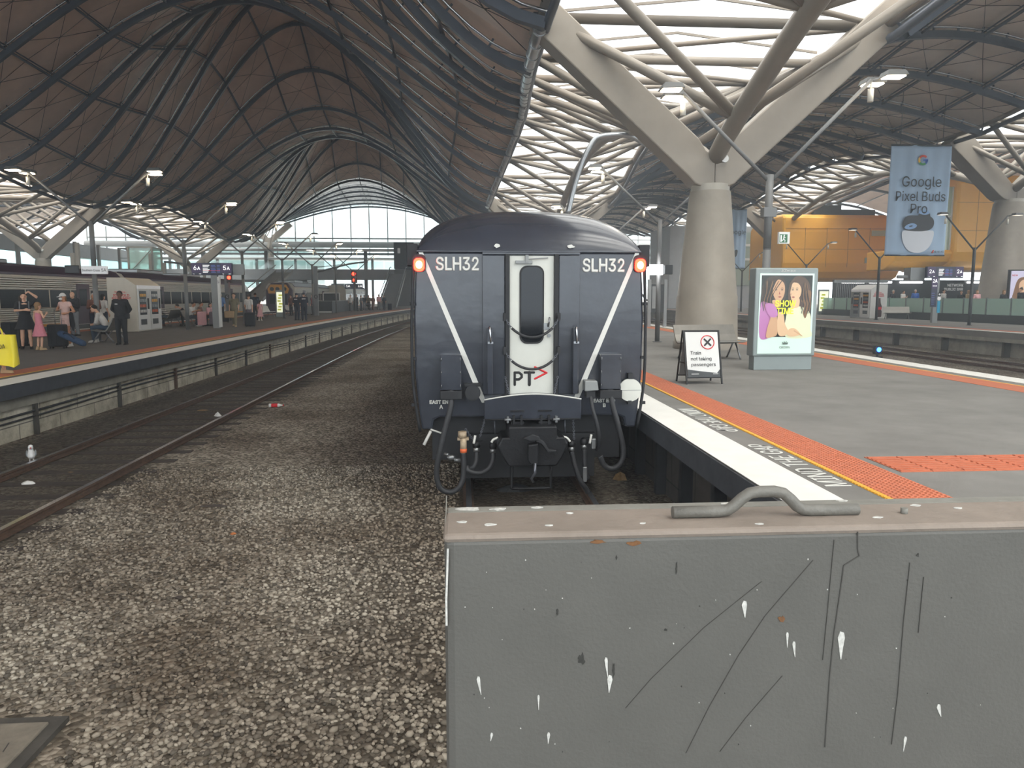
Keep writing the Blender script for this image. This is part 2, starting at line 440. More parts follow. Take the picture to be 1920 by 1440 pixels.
# platform walls
def wall(name, f, ys, z0, z1, m, th=.3, side=1):
    b = B()
    for i in range(len(ys)-1):
        a, c = ys[i], ys[i+1]
        p = [(f(a), a), (f(a)+th*side, a), (f(c)+th*side, c), (f(c), c)]
        b.add([(x, y, z0) for x, y in p]+[(x, y, z1) for x, y in p], [(0,1,2,3),(7,6,5,4),(0,4,5,1),(1,5,6,2),(2,6,7,3),(3,7,4,0)], False)
    return tag(b.build(name, m), kind='structure')
def block_material(name, c1, c2, mortar, bw, bh):
    m = bpy.data.materials.new(name); m.use_nodes = True; M[name] = m
    nt = m.node_tree; n = nt.nodes; l = nt.links; p = n['Principled BSDF']; p.inputs['Roughness'].default_value = .92
    tc = n.new('ShaderNodeTexCoord'); sp = n.new('ShaderNodeSeparateXYZ'); cm = n.new('ShaderNodeCombineXYZ')
    l.new(tc.outputs['Object'], sp.inputs[0]); l.new(sp.outputs[1], cm.inputs[0]); l.new(sp.outputs[2], cm.inputs[1])
    k = n.new('ShaderNodeTexBrick'); l.new(cm.outputs[0], k.inputs['Vector']); k.inputs['Scale'].default_value = 1
    k.inputs['Brick Width'].default_value = bw; k.inputs['Row Height'].default_value = bh; k.inputs['Mortar Size'].default_value = .012
    k.inputs['Color1'].default_value = (*lin(c1), 1); k.inputs['Color2'].default_value = (*lin(c2), 1); k.inputs['Mortar'].default_value = (*lin(mortar), 1)
    t = n.new('ShaderNodeTexNoise'); t.inputs['Scale'].default_value = 1.7; t.inputs['Detail'].default_value = 8; t.inputs['Roughness'].default_value = .7; l.new(tc.outputs['Object'], t.inputs['Vector'])
    r = n.new('ShaderNodeValToRGB'); r.color_ramp.elements[0].position = .35; r.color_ramp.elements[1].position = .6
    r.color_ramp.elements[0].color = (.5, .47, .43, 1); r.color_ramp.elements[1].color = (1.05, 1.03, 1, 1); l.new(t.outputs['Fac'], r.inputs[0])
    mx = n.new('ShaderNodeMix'); mx.data_type = 'RGBA'; mx.blend_type = 'MULTIPLY'; mx.inputs[0].default_value = 1
    l.new(k.outputs['Color'], mx.inputs[6]); l.new(r.outputs[0], mx.inputs[7]); l.new(mx.outputs[2], p.inputs['Base Color'])
    b = n.new('ShaderNodeBump'); b.inputs['Strength'].default_value = .5; b.inputs['Distance'].default_value = .02
    l.new(t.outputs['Fac'], b.inputs['Height']); l.new(b.outputs[0], p.inputs['Normal'])
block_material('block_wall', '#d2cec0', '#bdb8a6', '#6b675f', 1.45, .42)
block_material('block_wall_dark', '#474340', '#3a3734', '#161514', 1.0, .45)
YW = [2.62, 10, 20, 30, 40, 50, 60, 70, 80, 90, 100, 110, 125, 140]
wall('wall_left', lambda y: -8.45+cv(y), YW, GZ, -.3, 'block_wall', .3, -1)
wall('trim_14', lambda y: -8.17+cv(y), YW, -.26, -.012, 'coping_dark', .3, -1)
wall('trim_15', lambda y: -8.36+cv(y), YW, -.5, -.262, 'concrete', .09, -1)
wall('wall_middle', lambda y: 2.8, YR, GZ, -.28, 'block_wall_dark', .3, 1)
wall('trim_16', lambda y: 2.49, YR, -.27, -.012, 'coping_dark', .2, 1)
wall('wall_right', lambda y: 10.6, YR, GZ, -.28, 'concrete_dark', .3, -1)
wall('trim_17', lambda y: 24.4, YW, GZ, -.45, 'concrete', .3, 1)
wall('trim_18', lambda y: 24.02, YW, -.45, -.03, 'concrete', .3, 1)
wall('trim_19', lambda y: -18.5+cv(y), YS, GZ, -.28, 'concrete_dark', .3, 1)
# posts, cable ducts along the left wall
t = thing('wall_cable_duct', 'dark cable conduit clipped in two runs along the left concrete platform wall', 'cable duct', (0,0,0))
for z, r in ((-.62, .022), (-.72, .018)):
    b = B(); b.tube([(-8.41+cv(y), y, z-.03*math.sin(y*.55)) for y in [5+i*1.5 for i in range(70)]], r, 6); b.build('conduit', 'rubber', t)
for k in range(24):
    y = 11.4+k*3.6
    b = B(); x = -8.38+cv(y); b.box(x-.06, x, y-.05, y+.05, GZ, -.5); o = b.build('wall_buttress', 'rust' if k % 3 == 0 else 'concrete_dark')
    tag(o, 'narrow upright post against the pale block wall below the left platform', 'post', 'posts on the left platform wall')
for k in range(14):
    y = 5.2+k*1.15
    b = B(); b.box(2.66, 2.8, y-.06, y+.06, GZ, -.28)
    tag(b.build('wall_buttress', 'train_dark'), 'dark upright post against the shaded platform wall beside the carriage', 'post', 'posts in the gap beside the carriage')
for k in range(7):
    y = 27+k*4.2
    b = B(); b.box(24.1, 24.4, y-.08, y+.08, GZ, -.45)
    tag(b.build('wall_buttress', 'concrete_dark'), 'short concrete pier under the far right platform edge', 'pier', 'piers under the far right platform')

# rails
def rail(x, ys, m, lab, grp, bend=True, zt=-1.0):
    pts = [(x+(cv(y) if bend else 0), y) for y in ys]
    prof = [(-.07, zt-.105), (.07, zt-.105), (.07, zt-.095), (.015, zt-.085), (.015, zt-.05), (.036, zt-.035), (.036, zt), (-.036, zt), (-.036, zt-.035), (-.015, zt-.05), (-.015, zt-.085), (-.07, zt-.095)]
    b = B(); n = len(prof)
    rows = [[(px+dx, py, z) for dx, z in prof+[prof[0]]] for px, py in pts]
    b.mi = 0; b.grid(rows, False)
    for i, f in enumerate(b.f):
        if i % n in (6,): b.m[i] = 1
    tag(b.build('rail', [m, 'rail_bright']), lab, 'rail', grp)
YRL = [3.2]+[5+i*5 for i in range(27)]
rail(-5.19, YRL, 'rust', 'rusty near rail of the empty left track with a worn bright top', 'rails of the left track')
rail(-6.79, YRL, 'rust', 'far rail of the empty left track, beside the block platform wall', 'rails of the left track')
rail(.08, YRL, 'rust', 'left rail under the dark carriage', 'rails under the carriage', False)
rail(1.68, YRL, 'rust', 'right rail under the dark carriage', 'rails under the carriage', False)
for x, w in ((13.0, 'nearer'), (14.6, 'farther')): rail(x, [8, 140], 'rust', w+' rail of the track just beyond the middle platform', 'rails beyond the middle platform', False)
for x, w in ((20.1, 'nearer'), (21.7, 'farther')): rail(x, [8, 140], 'rust', w+' rail of the track below the far right platform', 'rails below the far right platform', False)
b = B(); b.box(17.2, 17.5, 8, 90, GZ, -1.0); tag(b.build('cable_trough', 'concrete'), 'pale concrete cable trough lying between the right hand tracks', 'cable trough')
for k in range(46):
    y = 4.4+k*.72
    b = B(); x = -5.99+cv(y); b.box(x-1.25, x+1.25, y-.11, y+.11, GZ-.05, GZ+.012)
    tag(b.build('sleeper', 'timber'), 'dark timber sleeper half buried in dirt under the left track', 'sleeper', 'sleepers of the left track')
# loose stones lying on the ballast (uncountable)
import numpy as np
rng = np.random.default_rng(3)
N = 27000
ph = (1+5**.5)/2
iv = np.array([(-1,ph,0),(1,ph,0),(-1,-ph,0),(1,-ph,0),(0,-1,ph),(0,1,ph),(0,-1,-ph),(0,1,-ph),(ph,0,-1),(ph,0,1),(-ph,0,-1),(-ph,0,1)], dtype=float)/1.9
ifc = np.array([(0,11,5),(0,5,1),(0,1,7),(0,7,10),(0,10,11),(1,5,9),(5,11,4),(11,10,2),(10,7,6),(7,1,8),(3,9,4),(3,4,2),(3,2,6),(3,6,8),(3,8,9),(4,9,5),(2,4,11),(6,2,10),(8,6,7),(9,8,1)])
sx = rng.uniform(-5.0, -.05, N); sy = 3.3+8.5*rng.random(N)**1.35
sz = .012+.013*rng.random(N)**2
ok = ~((sx < -2.4) & (sy < 4.75))
sx, sy, sz = sx[ok], sy[ok], sz[ok]; N = len(sx)
ang = rng.uniform(0, 2*PI, N); st = rng.uniform(.8, 1.5, N)
P0 = iv[None]*(1+rng.uniform(-.22, .22, (N,12,1)))*sz[:,None,None]
P0[:,:,0] *= st[:,None]; P0[:,:,2] *= .75
ca, sa = np.cos(ang)[:,None], np.sin(ang)[:,None]
X_ = P0[:,:,0]*ca-P0[:,:,1]*sa+sx[:,None]; Y_ = P0[:,:,0]*sa+P0[:,:,1]*ca+sy[:,None]; Z_ = P0[:,:,2]+GZ+.006
co = np.stack([X_, Y_, Z_], -1).reshape(-1, 3)
fa = (ifc[None]+12*np.arange(N)[:,None,None]).reshape(-1)
me = bpy.data.meshes.new('gravel_stones'); nf = 20*N
me.vertices.add(len(co)); me.vertices.foreach_set('co', co.reshape(-1))
me.loops.add(3*nf); me.loops.foreach_set('vertex_index', fa.astype(np.int32))
me.polygons.add(nf); me.polygons.foreach_set('loop_start', np.arange(0, 3*nf, 3, dtype=np.int32))
me.update(); me.validate()
sm = bpy.data.materials.new('stone'); sm.use_nodes = True; n_ = sm.node_tree.nodes; l_ = sm.node_tree.links
gi = n_.new('ShaderNodeNewGeometry'); rr = n_.new('ShaderNodeValToRGB'); l_.new(gi.outputs['Random Per Island'], rr.inputs[0])
rr.color_ramp.elements[0].color = (*lin('#4f4a43'), 1); rr.color_ramp.elements[1].color = (*lin('#b0aa9e'), 1)
q_ = rr.color_ramp.elements.new(.5); q_.color = (*lin('#857e73'), 1)
tcx = n_.new('ShaderNodeTexCoord'); nzx = n_.new('ShaderNodeTexNoise'); nzx.inputs['Scale'].default_value = .55; nzx.inputs['Detail'].default_value = 4
l_.new(tcx.outputs['Object'], nzx.inputs['Vector'])
brx = n_.new('ShaderNodeValToRGB'); brx.color_ramp.elements[0].position = .36; brx.color_ramp.elements[1].position = .62
brx.color_ramp.elements[0].color = (.62, .56, .5, 1); brx.color_ramp.elements[1].color = (1.1, 1.08, 1.04, 1); l_.new(nzx.outputs['Fac'], brx.inputs[0])
mxx = n_.new('ShaderNodeMix'); mxx.data_type = 'RGBA'; mxx.blend_type = 'MULTIPLY'; mxx.inputs[0].default_value = 1
l_.new(rr.outputs[0], mxx.inputs[6]); l_.new(brx.outputs[0], mxx.inputs[7])
l_.new(mxx.outputs[2], n_['Principled BSDF'].inputs['Base Color']); n_['Principled BSDF'].inputs['Roughness'].default_value = .9
me.materials.append(sm); o = bpy.data.objects.new('gravel', me); C.objects.link(o)
tag(o, 'loose grey and brown gravel covering the ground in front of the tracks', 'gravel', kind='stuff')
# ------------------------------------------------------------------ wave roof
PER = 41.0
def mid(Y): return (1-math.cos(2*PI*(Y-22.5)/PER))/2
def zeA(Y):
    if Y <= 104.5: return 9.5+1.9*mid(Y)
    return 9.5+6.2*sstep((Y-104.5)/45.5)
def shiftX(Y): return 0 if Y < 104 else -2.8*(Y-104)/46
def xML(Y): return -31.5-.3*mid(Y)+shiftX(Y)*1.4
def xMR(Y): return 2.45+1.0*mid(Y)*(1 if Y < 104.5 else 0)+shiftX(Y)
def xAR(Y): return 12.6-1.0*mid(Y)*(1 if Y < 104.5 else 0)+shiftX(Y)
def xLL(Y): return -42.3+.6*mid(Y)+shiftX(Y)
def zeB(Y): return 11.3+1.4*(1-math.cos(2*PI*(Y-44.5)/34.5))/2
def xBL(Y): return 30.2-.4*(1-math.cos(2*PI*(Y-44.5)/34.5))/2
def xBR(Y): return 38.4
def bump(Y):
    k = (.5+.5*math.cos(2*PI*(Y-66.5)/PER))**1.3
    if Y > 107.5: k *= 1-sstep((Y-107.5)/20)
    return k
def zMain(s, Y):
    e = 1.5-.5*sstep((Y-118)/30); q = max(0, math.sin(PI*s)); zr = 20.3-.9*sstep((Y-110)/40)
    return zeA(Y)+(zr-zeA(Y))*q**e+7.6*bump(Y)*q**2.4
def pMain(s, Y): return Vector((xML(Y)+(xMR(Y)-xML(Y))*s, Y, zMain(s, Y)))
def pRight(s, Y):
    a, c = zeA(Y), zeB(Y); q = math.sin(PI*s)
    return Vector((xAR(Y)+(xBL(Y)-xAR(Y))*s, Y, a+(c-a)*s+(1.7+1.6*(.5+.5*math.cos(2*PI*(Y-64)/PER)))*q))
def pOuter(s, Y):
    q = math.sin(PI*s); return Vector((38.4+30*s, Y, zeB(Y)+4*q))
def pLeft(s, Y):
    q = max(0, math.sin(PI*s)); return Vector((-74+(xLL(Y)+74)*s, Y, zeA(Y)+(7+4*bump(Y))*q**1.4))

def vault(surf, ys, nb, panel, detail=True, ribw=.26, ribh=.30, lines=True):
    """one bay-by-bay roof shell; ribs, purlins and seam cables are its parts"""
    b = B()
    SS = [i/nb for i in range(nb+1)]
    for i in range(len(ys)-1):
        for j in range(nb):
            p = [surf(SS[j], ys[i]), surf(SS[j+1], ys[i]), surf(SS[j+1], ys[i+1]), surf(SS[j], ys[i+1])]
            c = surf((SS[j]+SS[j+1])/2, (ys[i]+ys[i+1])/2); c = c*.6+(p[0]+p[1]+p[2]+p[3])*.1 - Vector((0,0,.12))
            b.add(p+[c], [(0,1,4),(1,2,4),(2,3,4),(3,0,4)], False)
    sh = tag(b.build('ceiling', panel), kind='structure')
    b = B(); ns = nb*5
    for i, Y in enumerate(ys):
        b = B(); low = []
        for k in range(ns+1):
            s = k/ns; p = surf(s, Y); s0, s1 = max(0, s-.01), min(1, s+.01); t = surf(s1, Y)-surf(s0, Y); nrm = Vector((-t.z, 0, t.x)).normalized()
            if nrm.z < 0: nrm = -nrm
            low.append((p, nrm))
        rows = []
        for k in range(5):
            dx, dz = ((-1,0),(1,0),(1,-1),(-1,-1),(-1,0))[k]
            rows.append([p - n_*(.32-ribh*dz) + Vector((0, dx*ribw/2, 0)) for p, n_ in low])
        b.grid(rows, False)
        if detail:
            for k in range(0, ns+1, 2):
                p, n_ = low[k]; b.beam(p, p-n_*.34, .07, .07, (0,1,0))
            b.mi = 1; b.tube([p-n_*.13 for p, n_ in low], .05, 6); b.mi = 0
        b.build('rib', ['roof_steel', 'roof_strip'], sh)
    for j in range(0, nb+1):
        b = B(); r = .075 if 0 < j < nb else .13
        pts = [surf(SS[j], Y)-Vector((0,0,.42)) for Y in ys]
        b.tube(pts, r, 6)
        if detail and 0 < j < nb: b.tube([p+Vector((0,0,.2)) for p in pts], .04, 5)
        b.build('purlin', 'roof_steel', sh)
    if lines:
        b = B()
        for i in range(len(ys)-1):
            for j in range(nb):
                p = [surf(SS[j], ys[i]), surf(SS[j+1], ys[i]), surf(SS[j+1], ys[i+1]), surf(SS[j], ys[i+1])]
                c = surf((SS[j]+SS[j+1])/2, (ys[i]+ys[i+1])/2); c = c*.6+(p[0]+p[1]+p[2]+p[3])*.1 - Vector((0,0,.18))
                dn = Vector((0,0,-.06))
                e = [(p[0]+p[3])/2, (p[1]+p[2])/2]
                for q in p+e: b.tube([q+dn, c], .016, 3, cap=False)
        tag(b.build('seam_cables', 'roof_cable', sh), kind='stuff')
    return sh
YM = [-15.2+4.556*i for i in range(37)]
vault(pMain, YM[:31], 10, 'roof_panel')
vault(pMain, YM[30:], 10, 'roof_milky')  # last bays given a translucent skin, added to brighten the far end
vault(pRight, [1+4.1*i for i in range(37)], 6, 'roof_panel_grey', ribw=.26, ribh=.3)
vault(pOuter, [9+8.2*i for i in range(13)], 6, 'roof_panel', False, lines=False)
vault(pLeft, [20+8.2*i for i in range(16)], 8, 'roof_panel', False, lines=False)

# ------------------------------------------------------------------ Y columns
def column(loc, neckz, span, tipz, lab, r0=.95, r1=.60, depth=.8, ang=0, far=False, spr=None, tzr=None):
    t = thing('forked_column', lab, 'column', loc, ang, 'forked roof columns')
    b = B(); b.lathe([(r0*1.03, 0), (r0*1.03, .22), (r0, .22), (r0*.95, 1.6), (r0*.93, 1.61), (r1*1.06, neckz-.45), (r1*1.0, neckz-.1)], 40)
    b.build('shaft', 'column_concrete', t)
    b = B(); b.lathe([(r1*.94, -.12), (r1*.94, .1)], 32, (0, 0, neckz)); b.build('collar', 'column_steel', t)
    z0 = neckz+.02; h = tipz-z0
    w = r1*1.9
    sr = spr or span; tr = tzr or tipz
    half = depth/2; th = w*1.0; foot = w*.60
    def arm(side):
        sp, tz = (span, tipz) if side < 0 else (sr, tr)
        L = math.hypot(sp-foot*.6, tz-z0); ux, uz = (sp-foot*.6)/L, (tz-z0)/L
        o = [(0, z0), (foot*.62, z0), (foot*.86, z0+.07), (foot*1.12, z0+.25)]
        o += [(sp+uz*th*.46, tz-ux*th*.46), (sp-uz*th*.40, tz+ux*th*.40)]
        k = (z0+.95)
        o += [(foot*.75, k+.42), (foot*.42, k+.08), (foot*.2, k-.03), (0, k-.06)]
        b = B(); b.prism([(side*x, -half, z) for x, z in o], (0, depth, 0))
        b.build('arm', 'bone_steel', t, bevel=.04)
    arm(-1); arm(1)
    if not far:
        for s in (-1, 1):
            x, z = (-span, tipz) if s < 0 else (sr, tr)
            b = B(); b.tube([(x, 0, z-.05), (x, 0, z+.3)], .28, 12); b.ell((x, 0, z+.3), (.34,.34,.22)); b.build('bearing', 'grey_dark', t)
        b = B(); b.tube([(.25, -half-.01, z0+.78), (.25, -half-.10, z0+.78)], .11, 14); b.build('floodlight', 'sign_white_plain', t)
    return t
column((7.5, 22.2, 0), 4.8, 5.1, 9.6, 'huge tapered grey forked column on the near platform beside the lit poster', spr=5.6, tzr=10.2)
column((7.6, 63.5, 0), 4.8, 5.1, 9.55, 'forked column whose arms rise behind the roof of the dark carriage')
column((7.6, 104.5, 0), 4.8, 5.1, 9.55, 'distant forked column on the middle platform behind the first two', far=True)
column((-36.8, 68.5, 0), 4.8, 5.2, 9.55, 'forked column behind the silver train under the left valley of the roof')
column((-36.8, 27, 0), 4.8, 5.2, 9.55, 'forked column far out on the left beyond the silver train', far=True)
column((-36.8, 105.5, 0), 4.8, 5.2, 9.55, 'forked column behind the departure screens marked 6A and 5A')
column((-37.2, 149, 0), 11.9, 4.1, 15.6, 'tall pale forked column at the far glazed end of the hall', .9, .65, far=True)
column((34.4, 45, 0), 7.5, 4.0, 11.35, 'broad forked column at the right edge behind the hanging banner', 1.45, .85, 1.2)
column((34.4, 79.5, 0), 7.5, 4.0, 11.35, 'slimmer looking forked column far behind the hanging emergency exit sign', 1.45, .85, 1.2, far=True)

# ------------------------------------------------------------------ spine trusses with skylights between the vaults
def truss(lab, Y0, Y1, xl, xr, zf, cx, nz, rise, n=10, part=None, rt=.21, mat_='bone_steel', rb=.26, e=.85):
    t = thing('roof_truss', lab, 'truss', (0,0,0), 0, 'spine trusses')
    ys = [Y0+(Y1-Y0)*i/n for i in range(n+1)]
    T = lambda s, Y: Vector((xl(Y) if s < 0 else xr(Y), Y, zf(Y)+.1))
    def Bt(Y):
        u = (Y-Y0)/(Y1-Y0); return Vector((cx(Y), Y, nz+rise*math.sin(PI*max(0, min(1, u)))**e))
    for s in (-1, 1):
        b = B(); b.tube([T(s, Y0+(Y1-Y0)*i/(n*2)) for i in range(n*2+1)], rt, 10); b.build('top_chord', mat_, t)
    b = B(); b.tube([Bt(Y0+(Y1-Y0)*i/(n*4)) for i in range(n*4+1)], rb, 12); b.build('bottom_chord', mat_, t)
    for i in range(n+1):
        Y = ys[i]
        b = B(); b.tube([T(-1, Y), T(1, Y)], rt*.75, 8); b.build('cross_tube', mat_, t)
        if 0 < i < n and i % 2 == 0:
            pass
        if i < n:
            a, c = (T(-1, ys[i]), T(1, ys[i+1])) if i % 2 else (T(1, ys[i]), T(-1, ys[i+1]))
            b = B(); b.tube([a, c], rt*.42, 7); b.build('diagonal_tube', mat_, t)
            ym = (ys[i]+ys[i+1])/2; q = Bt(ym)
            for s in (-1, 1):
                for yy in (ys[i], ys[i+1]):
                    b = B(); b.tube([q, T(s, yy)], rt*.68, 8); b.build('web_strut', mat_, t)
    return t
cA = lambda Y: 7.55; cL = lambda Y: -36.85; cB = lambda Y: 34.35
truss('spine truss of pale tubes overhead, in front of the near forked column', -18.5, 22.3, xMR, xAR, zeA, cA, 5.5, 4.4)
truss('spine truss of pale tubes seen above the dark carriage, behind the near forked column', 22.3, 63.5, xMR, xAR, zeA, cA, 5.5, 4.4)
truss('farthest spine truss over the middle platform', 63.5, 104.5, xMR, xAR, zeA, cA, 5.5, 4.4, rt=.15)
truss('cream spine truss at the left edge, leading to the column behind the silver train', 27.3, 68.5, xLL, xML, zeA, cL, 5.4, 4.8)
truss('arched cream spine truss between the two columns behind the silver train', 68.5, 105, xLL, xML, zeA, cL, 5.4, 4.9)
truss('small pale spine truss rising to the tall column at the glazed far end', 105, 149, xLL, xML, lambda Y: zeA(Y), cL, 9.5, 2.5, n=9, rt=.13, rb=.15)
truss('spine truss overhead on the right, in front of the broad column', 10, 45, xBL, xBR, zeB, cB, 8.0, 3.6)
truss('arched spine truss of pale tubes behind the hanging banner', 45, 79.5, xBL, xBR, zeB, cB, 8.0, 3.6)
truss('farthest right spine truss above the orange building', 79.5, 114, xBL, xBR, zeB, cB, 8.0, 3.6, n=8)
def skylight(name, xl, xr, zf, ys):
    b = B(); b.grid([[(xl(Y), Y, zf(Y)+.45), ((xl(Y)+xr(Y))/2, Y, zf(Y)+1.0), (xr(Y), Y, zf(Y)+.45)] for Y in ys], False)
    o = tag(b.build(name, 'roof_glass'), kind='structure')
    b = B()
    for Y in ys: b.beam((xl(Y), Y, zf(Y)+.42), ((xl(Y)+xr(Y))/2, Y, zf(Y)+.97), .06, .08); b.beam(((xl(Y)+xr(Y))/2, Y, zf(Y)+.97), (xr(Y), Y, zf(Y)+.42), .06, .08)
    b.build('glazing_bar', 'bone_steel', o)
skylight('window_1', xMR, xAR, zeA, [-18+3.4*i for i in range(50)])
skylight('window_2', xLL, xML, zeA, [20+3.4*i for i in range(39)])
skylight('window_3', xBL, xBR, zeB, [8+4.1*i for i in range(27)])
# silver rainwater duct following the right eave of the big vault
b = B(); b.tube([(xMR(Y)-.15, Y, zeA(Y)-.38) for Y in [21.5+i*1.2 for i in range(36)]], .2, 12)
t = tag(b.build('rainwater_duct', 'duct_silver'), 'silver rainwater duct curving along the roof edge above the dark carriage', 'duct')
for i in range(36): Y = 21.8+i*1.16; b = B(); b.tube([(xMR(Y)-.15, Y-.04, zeA(Y)-.38), (xMR(Y)-.15, Y+.04, zeA(Y)-.38)], .22, 12); b.build('joint_ring', 'duct_silver', t)
b = B(); b.tube(spl([(4.75,33,5.2),(5.0,33,6.3),(5.35,33,7.4),(5.8,33,8.25),(6.2,33,8.55),(7.4,33,8.6),(8.4,33.2,8.2),(9.6,33.4,7.8)], 5), .12, 10)
tag(b.build('rainwater_duct', 'duct_silver'), 'bent silver duct hanging between the truss tubes left of the huge column', 'duct')
# ------------------------------------------------------------------ glazed far end of the hall
def archz(x):
    s = (x-xML(148.5))/(xMR(148.5)-xML(148.5))
    return zMain(max(0, min(1, s)), 148.5)
b = B()
xs = [-72+3.6*i for i in range(41)]
rows = [[], []]
for x in xs:
    zt = archz(x) if xML(148.5) < x < xMR(148.5) else (15 if x > -42 else 15)
    rows[0].append((x, 150, 4)); rows[1].append((x, 150, zt+.3))
b.grid(rows, False); o = tag(b.build('window_4', 'pane_glass'), kind='structure')
b = B()
for x in xs:
    zt = archz(x) if xML(148.5) < x < xMR(148.5) else 15
    b.box(x-.09, x+.09, 149.8, 150, 9.5, zt)
b.build('mullion', 'grey_mid', o)
b = B()
b.box(-72, 72, 149.7, 150, 12.75, 13.0); b.build('transom', 'grey_mid', o)
b = B(); b.tube([(-72, 149, 11.6), (72, 149, 11.6)], .6, 14); tag(b.build('end_wall_beam', 'grey_mid'), 'thick round beam across the glazed far end of the hall', 'beam')
b = B(); b.box(-72, 72, 148.6, 149.4, 9.6, 10.0); tag(b.build('canopy_beam', 'grey_dark'), 'dark flat canopy beam below the round beam at the far end', 'beam')
b = B(); b.box(-72, 72, 143, 150, 8.6, 8.8); tag(b.build('canopy', 'canopy_pale'), 'pale flat canopy over the far end gallery', 'canopy')
for k in range(1, 12):
    b = B(); x = -60+k*7.2; b.box(x-.22, x+.22, 143.4, 143.8, GZ, 8.6); tag(b.build('gallery_post', 'grey_post'), 'grey post holding the canopy at the far end', 'post', 'canopy posts at the far end')
# ------------------------------------------------------------------ the dark carriage standing at the buffer
TX, TY = .885, 9.5
K = 1/144.4                                   # one image pixel at the carriage end plane, in metres
def U(a): return (a-991.5)*K                  # image pixel column to metres across, from the carriage centre line
def W(b): return 1.3-(b-600)*K                # image pixel row to metres of height, platform level = 0
tr = thing('railway_carriage', 'dark slate railway carriage seen end on with white diagonals and a white end door', 'railway carriage', (TX, TY, 0))
prof = [(1.41, -.13), (1.44, .1), (1.485, .6), (1.49, 1.3), (1.47, 1.75), (1.43, 2.16)]
ring = [(x, z) for x, z in prof]+[(-x, z) for x, z in reversed(prof)]
LEN = 21.5
b = B()
endp = [(1.41, -.13)]+prof[1:]
outline = [(-1.41, -.13), (-1.27, -.13), (-1.245, .0), (-1.17, .03)]+[(1.17, .03), (1.245, .0), (1.27, -.13), (1.41, -.13)]+prof[1:]+[(-x, z) for x, z in reversed(prof[1:])]
b.prism([(x, 0, z) for x, z in outline], (0, LEN, 0))
b.build('body', 'train_paint', tr, bevel=.03)
# roof: turtle-back shell with a domed end
b = B(); rows = []
for i in range(12):
    q = i/11
    if i < 8: a = PI/2*i/7; yb = .95*(1-math.cos(a)) - .02; hs = math.sin(a)
    else: yb = .95+(LEN-.95)*(i-7)/4; hs = 1
    row = []
    for j in range(29):
        th = PI*j/28; c = math.cos(th); sgn = 1 if c >= 0 else -1
        x = 1.455*sgn*abs(c)**.72; z = 2.17+.585*(math.sin(th)**.9)*hs
        if i < 8: x *= (.985+.015*hs)
        yy = yb*(1-.0*abs(c))
        row.append((x, yy, z))
    rows.append(row)
b.grid(rows); b.grid([[rows[-1][j] for j in range(29)], [(p[0], p[1], 2.17) for p in rows[-1]]], False)
b.build('roof', 'train_roof', tr)
b = B(); b.prism([(x, -.022, z) for x, z in [(-1.44, 2.15), (1.44, 2.15), (1.44, 2.18), (-1.44, 2.18)]], (0, .06, 0)); b.build('cornice', 'train_paint', tr, bevel=.01)
for s in (-1, 1):                               # gutter boxes at the eaves, corner pipes
    b = B(); b.box(s*1.5-.07, s*1.5+.07, .05, .3, 1.98, 2.26); b.build('gutter_box', 'train_dark', tr, bevel=.01)
    b = B(); b.tube(spl([(s*1.485, -.01, 1.98), (s*1.50, -.01, 1.6), (s*1.515, -.01, 1.2), (s*1.51, -.01, .5), (s*1.43, -.01, -.15)], 5), .02, 8)
    for z in (1.5, .8, .2): b.box(s*1.5-.035, s*1.5+.035, -.015, .02, z-.02, z+.02)
    b.build('corner_pipe', 'train_dark', tr)
# white V stripes
for s in (-1, 1):
    def st(a, bq): return (s*abs(U(a)), bq)
    p = [(s*1.42, W(478)), (s*1.335, W(478)), (s*(.645), W(722)), (s*(.565), W(748)), (s*.63, W(752)), (s*.70, W(722))]
    p = [(s*1.425, W(474)), (s*1.37, W(474)), (s*.60, W(742)), (s*.575, W(756)), (s*.625, W(756)), (s*.675, W(742))]
    b = B(); b.prism([(x, -.006, z) for x, z in p], (0, .01, 0)); b.build('stripe', 'white_paint', tr)
# raised centre gangway panel and door
b = B()
b.box(U(903), U(945), -.05, 0, W(740), W(482)); b.box(U(1044), U(1084), -.05, 0, W(740), W(482)); b.box(U(903), U(1084), -.055, 0, W(482), W(476))
b.build('gangway_surround', 'train_paint', tr, bevel=.012)
b = B(); b.box(U(945), U(953), -.075, -.02, W(742), W(480)); b.box(U(1036), U(1044), -.075, -.02, W(742), W(480)); b.build('door_frame', 'train_dark', tr, bevel=.005)
def rrect(cx, cz, w, h, r, y, n=6):
    o = []
    for qx, qz, a0 in ((1,1,0), (-1,1,PI/2), (-1,-1,PI), (1,-1,1.5*PI)):
        for i in range(n+1):
            a = a0+PI/2*i/n; o.append((cx+qx*(w/2-r)+r*math.cos(a), y, cz+qz*(h/2-r)+r*math.sin(a)))
    return o
door = B(); door.box(U(953), U(1036), -.03, .01, W(740), W(483)); door = door.build('door', 'door_white', tr, bevel=.008)
b = B(); b.prism(rrect(U(994.5), W(573), .315, 1.0, .1, -.042), (0, .016, 0)); b.build('window_rubber', 'black_print', door)
b = B(); b.prism(rrect(U(994.5), W(573), .275, .955, .085, -.046), (0, .012, 0)); b.build('window_pane', 'door_glass', door)
b = B(); b.box(U(964), U(995), -.075, -.03, W(498), W(492)); b.tube([(U(984), -.07, W(490)), (U(1024), -.06, W(487))], .009, 6); b.box(U(982), U(988), -.08, -.03, W(496), W(482)); b.build('door_closer', 'grey_mid', door, bevel=.003)
b = B(); b.box(U(1017), U(1028), -.045, -.03, W(619), W(607)); b.tube([(U(1025), -.06, W(613)), (U(1026), -.09, W(604)), (U(1027), -.07, W(596))], .012, 8); b.build('door_handle', 'steel', door)
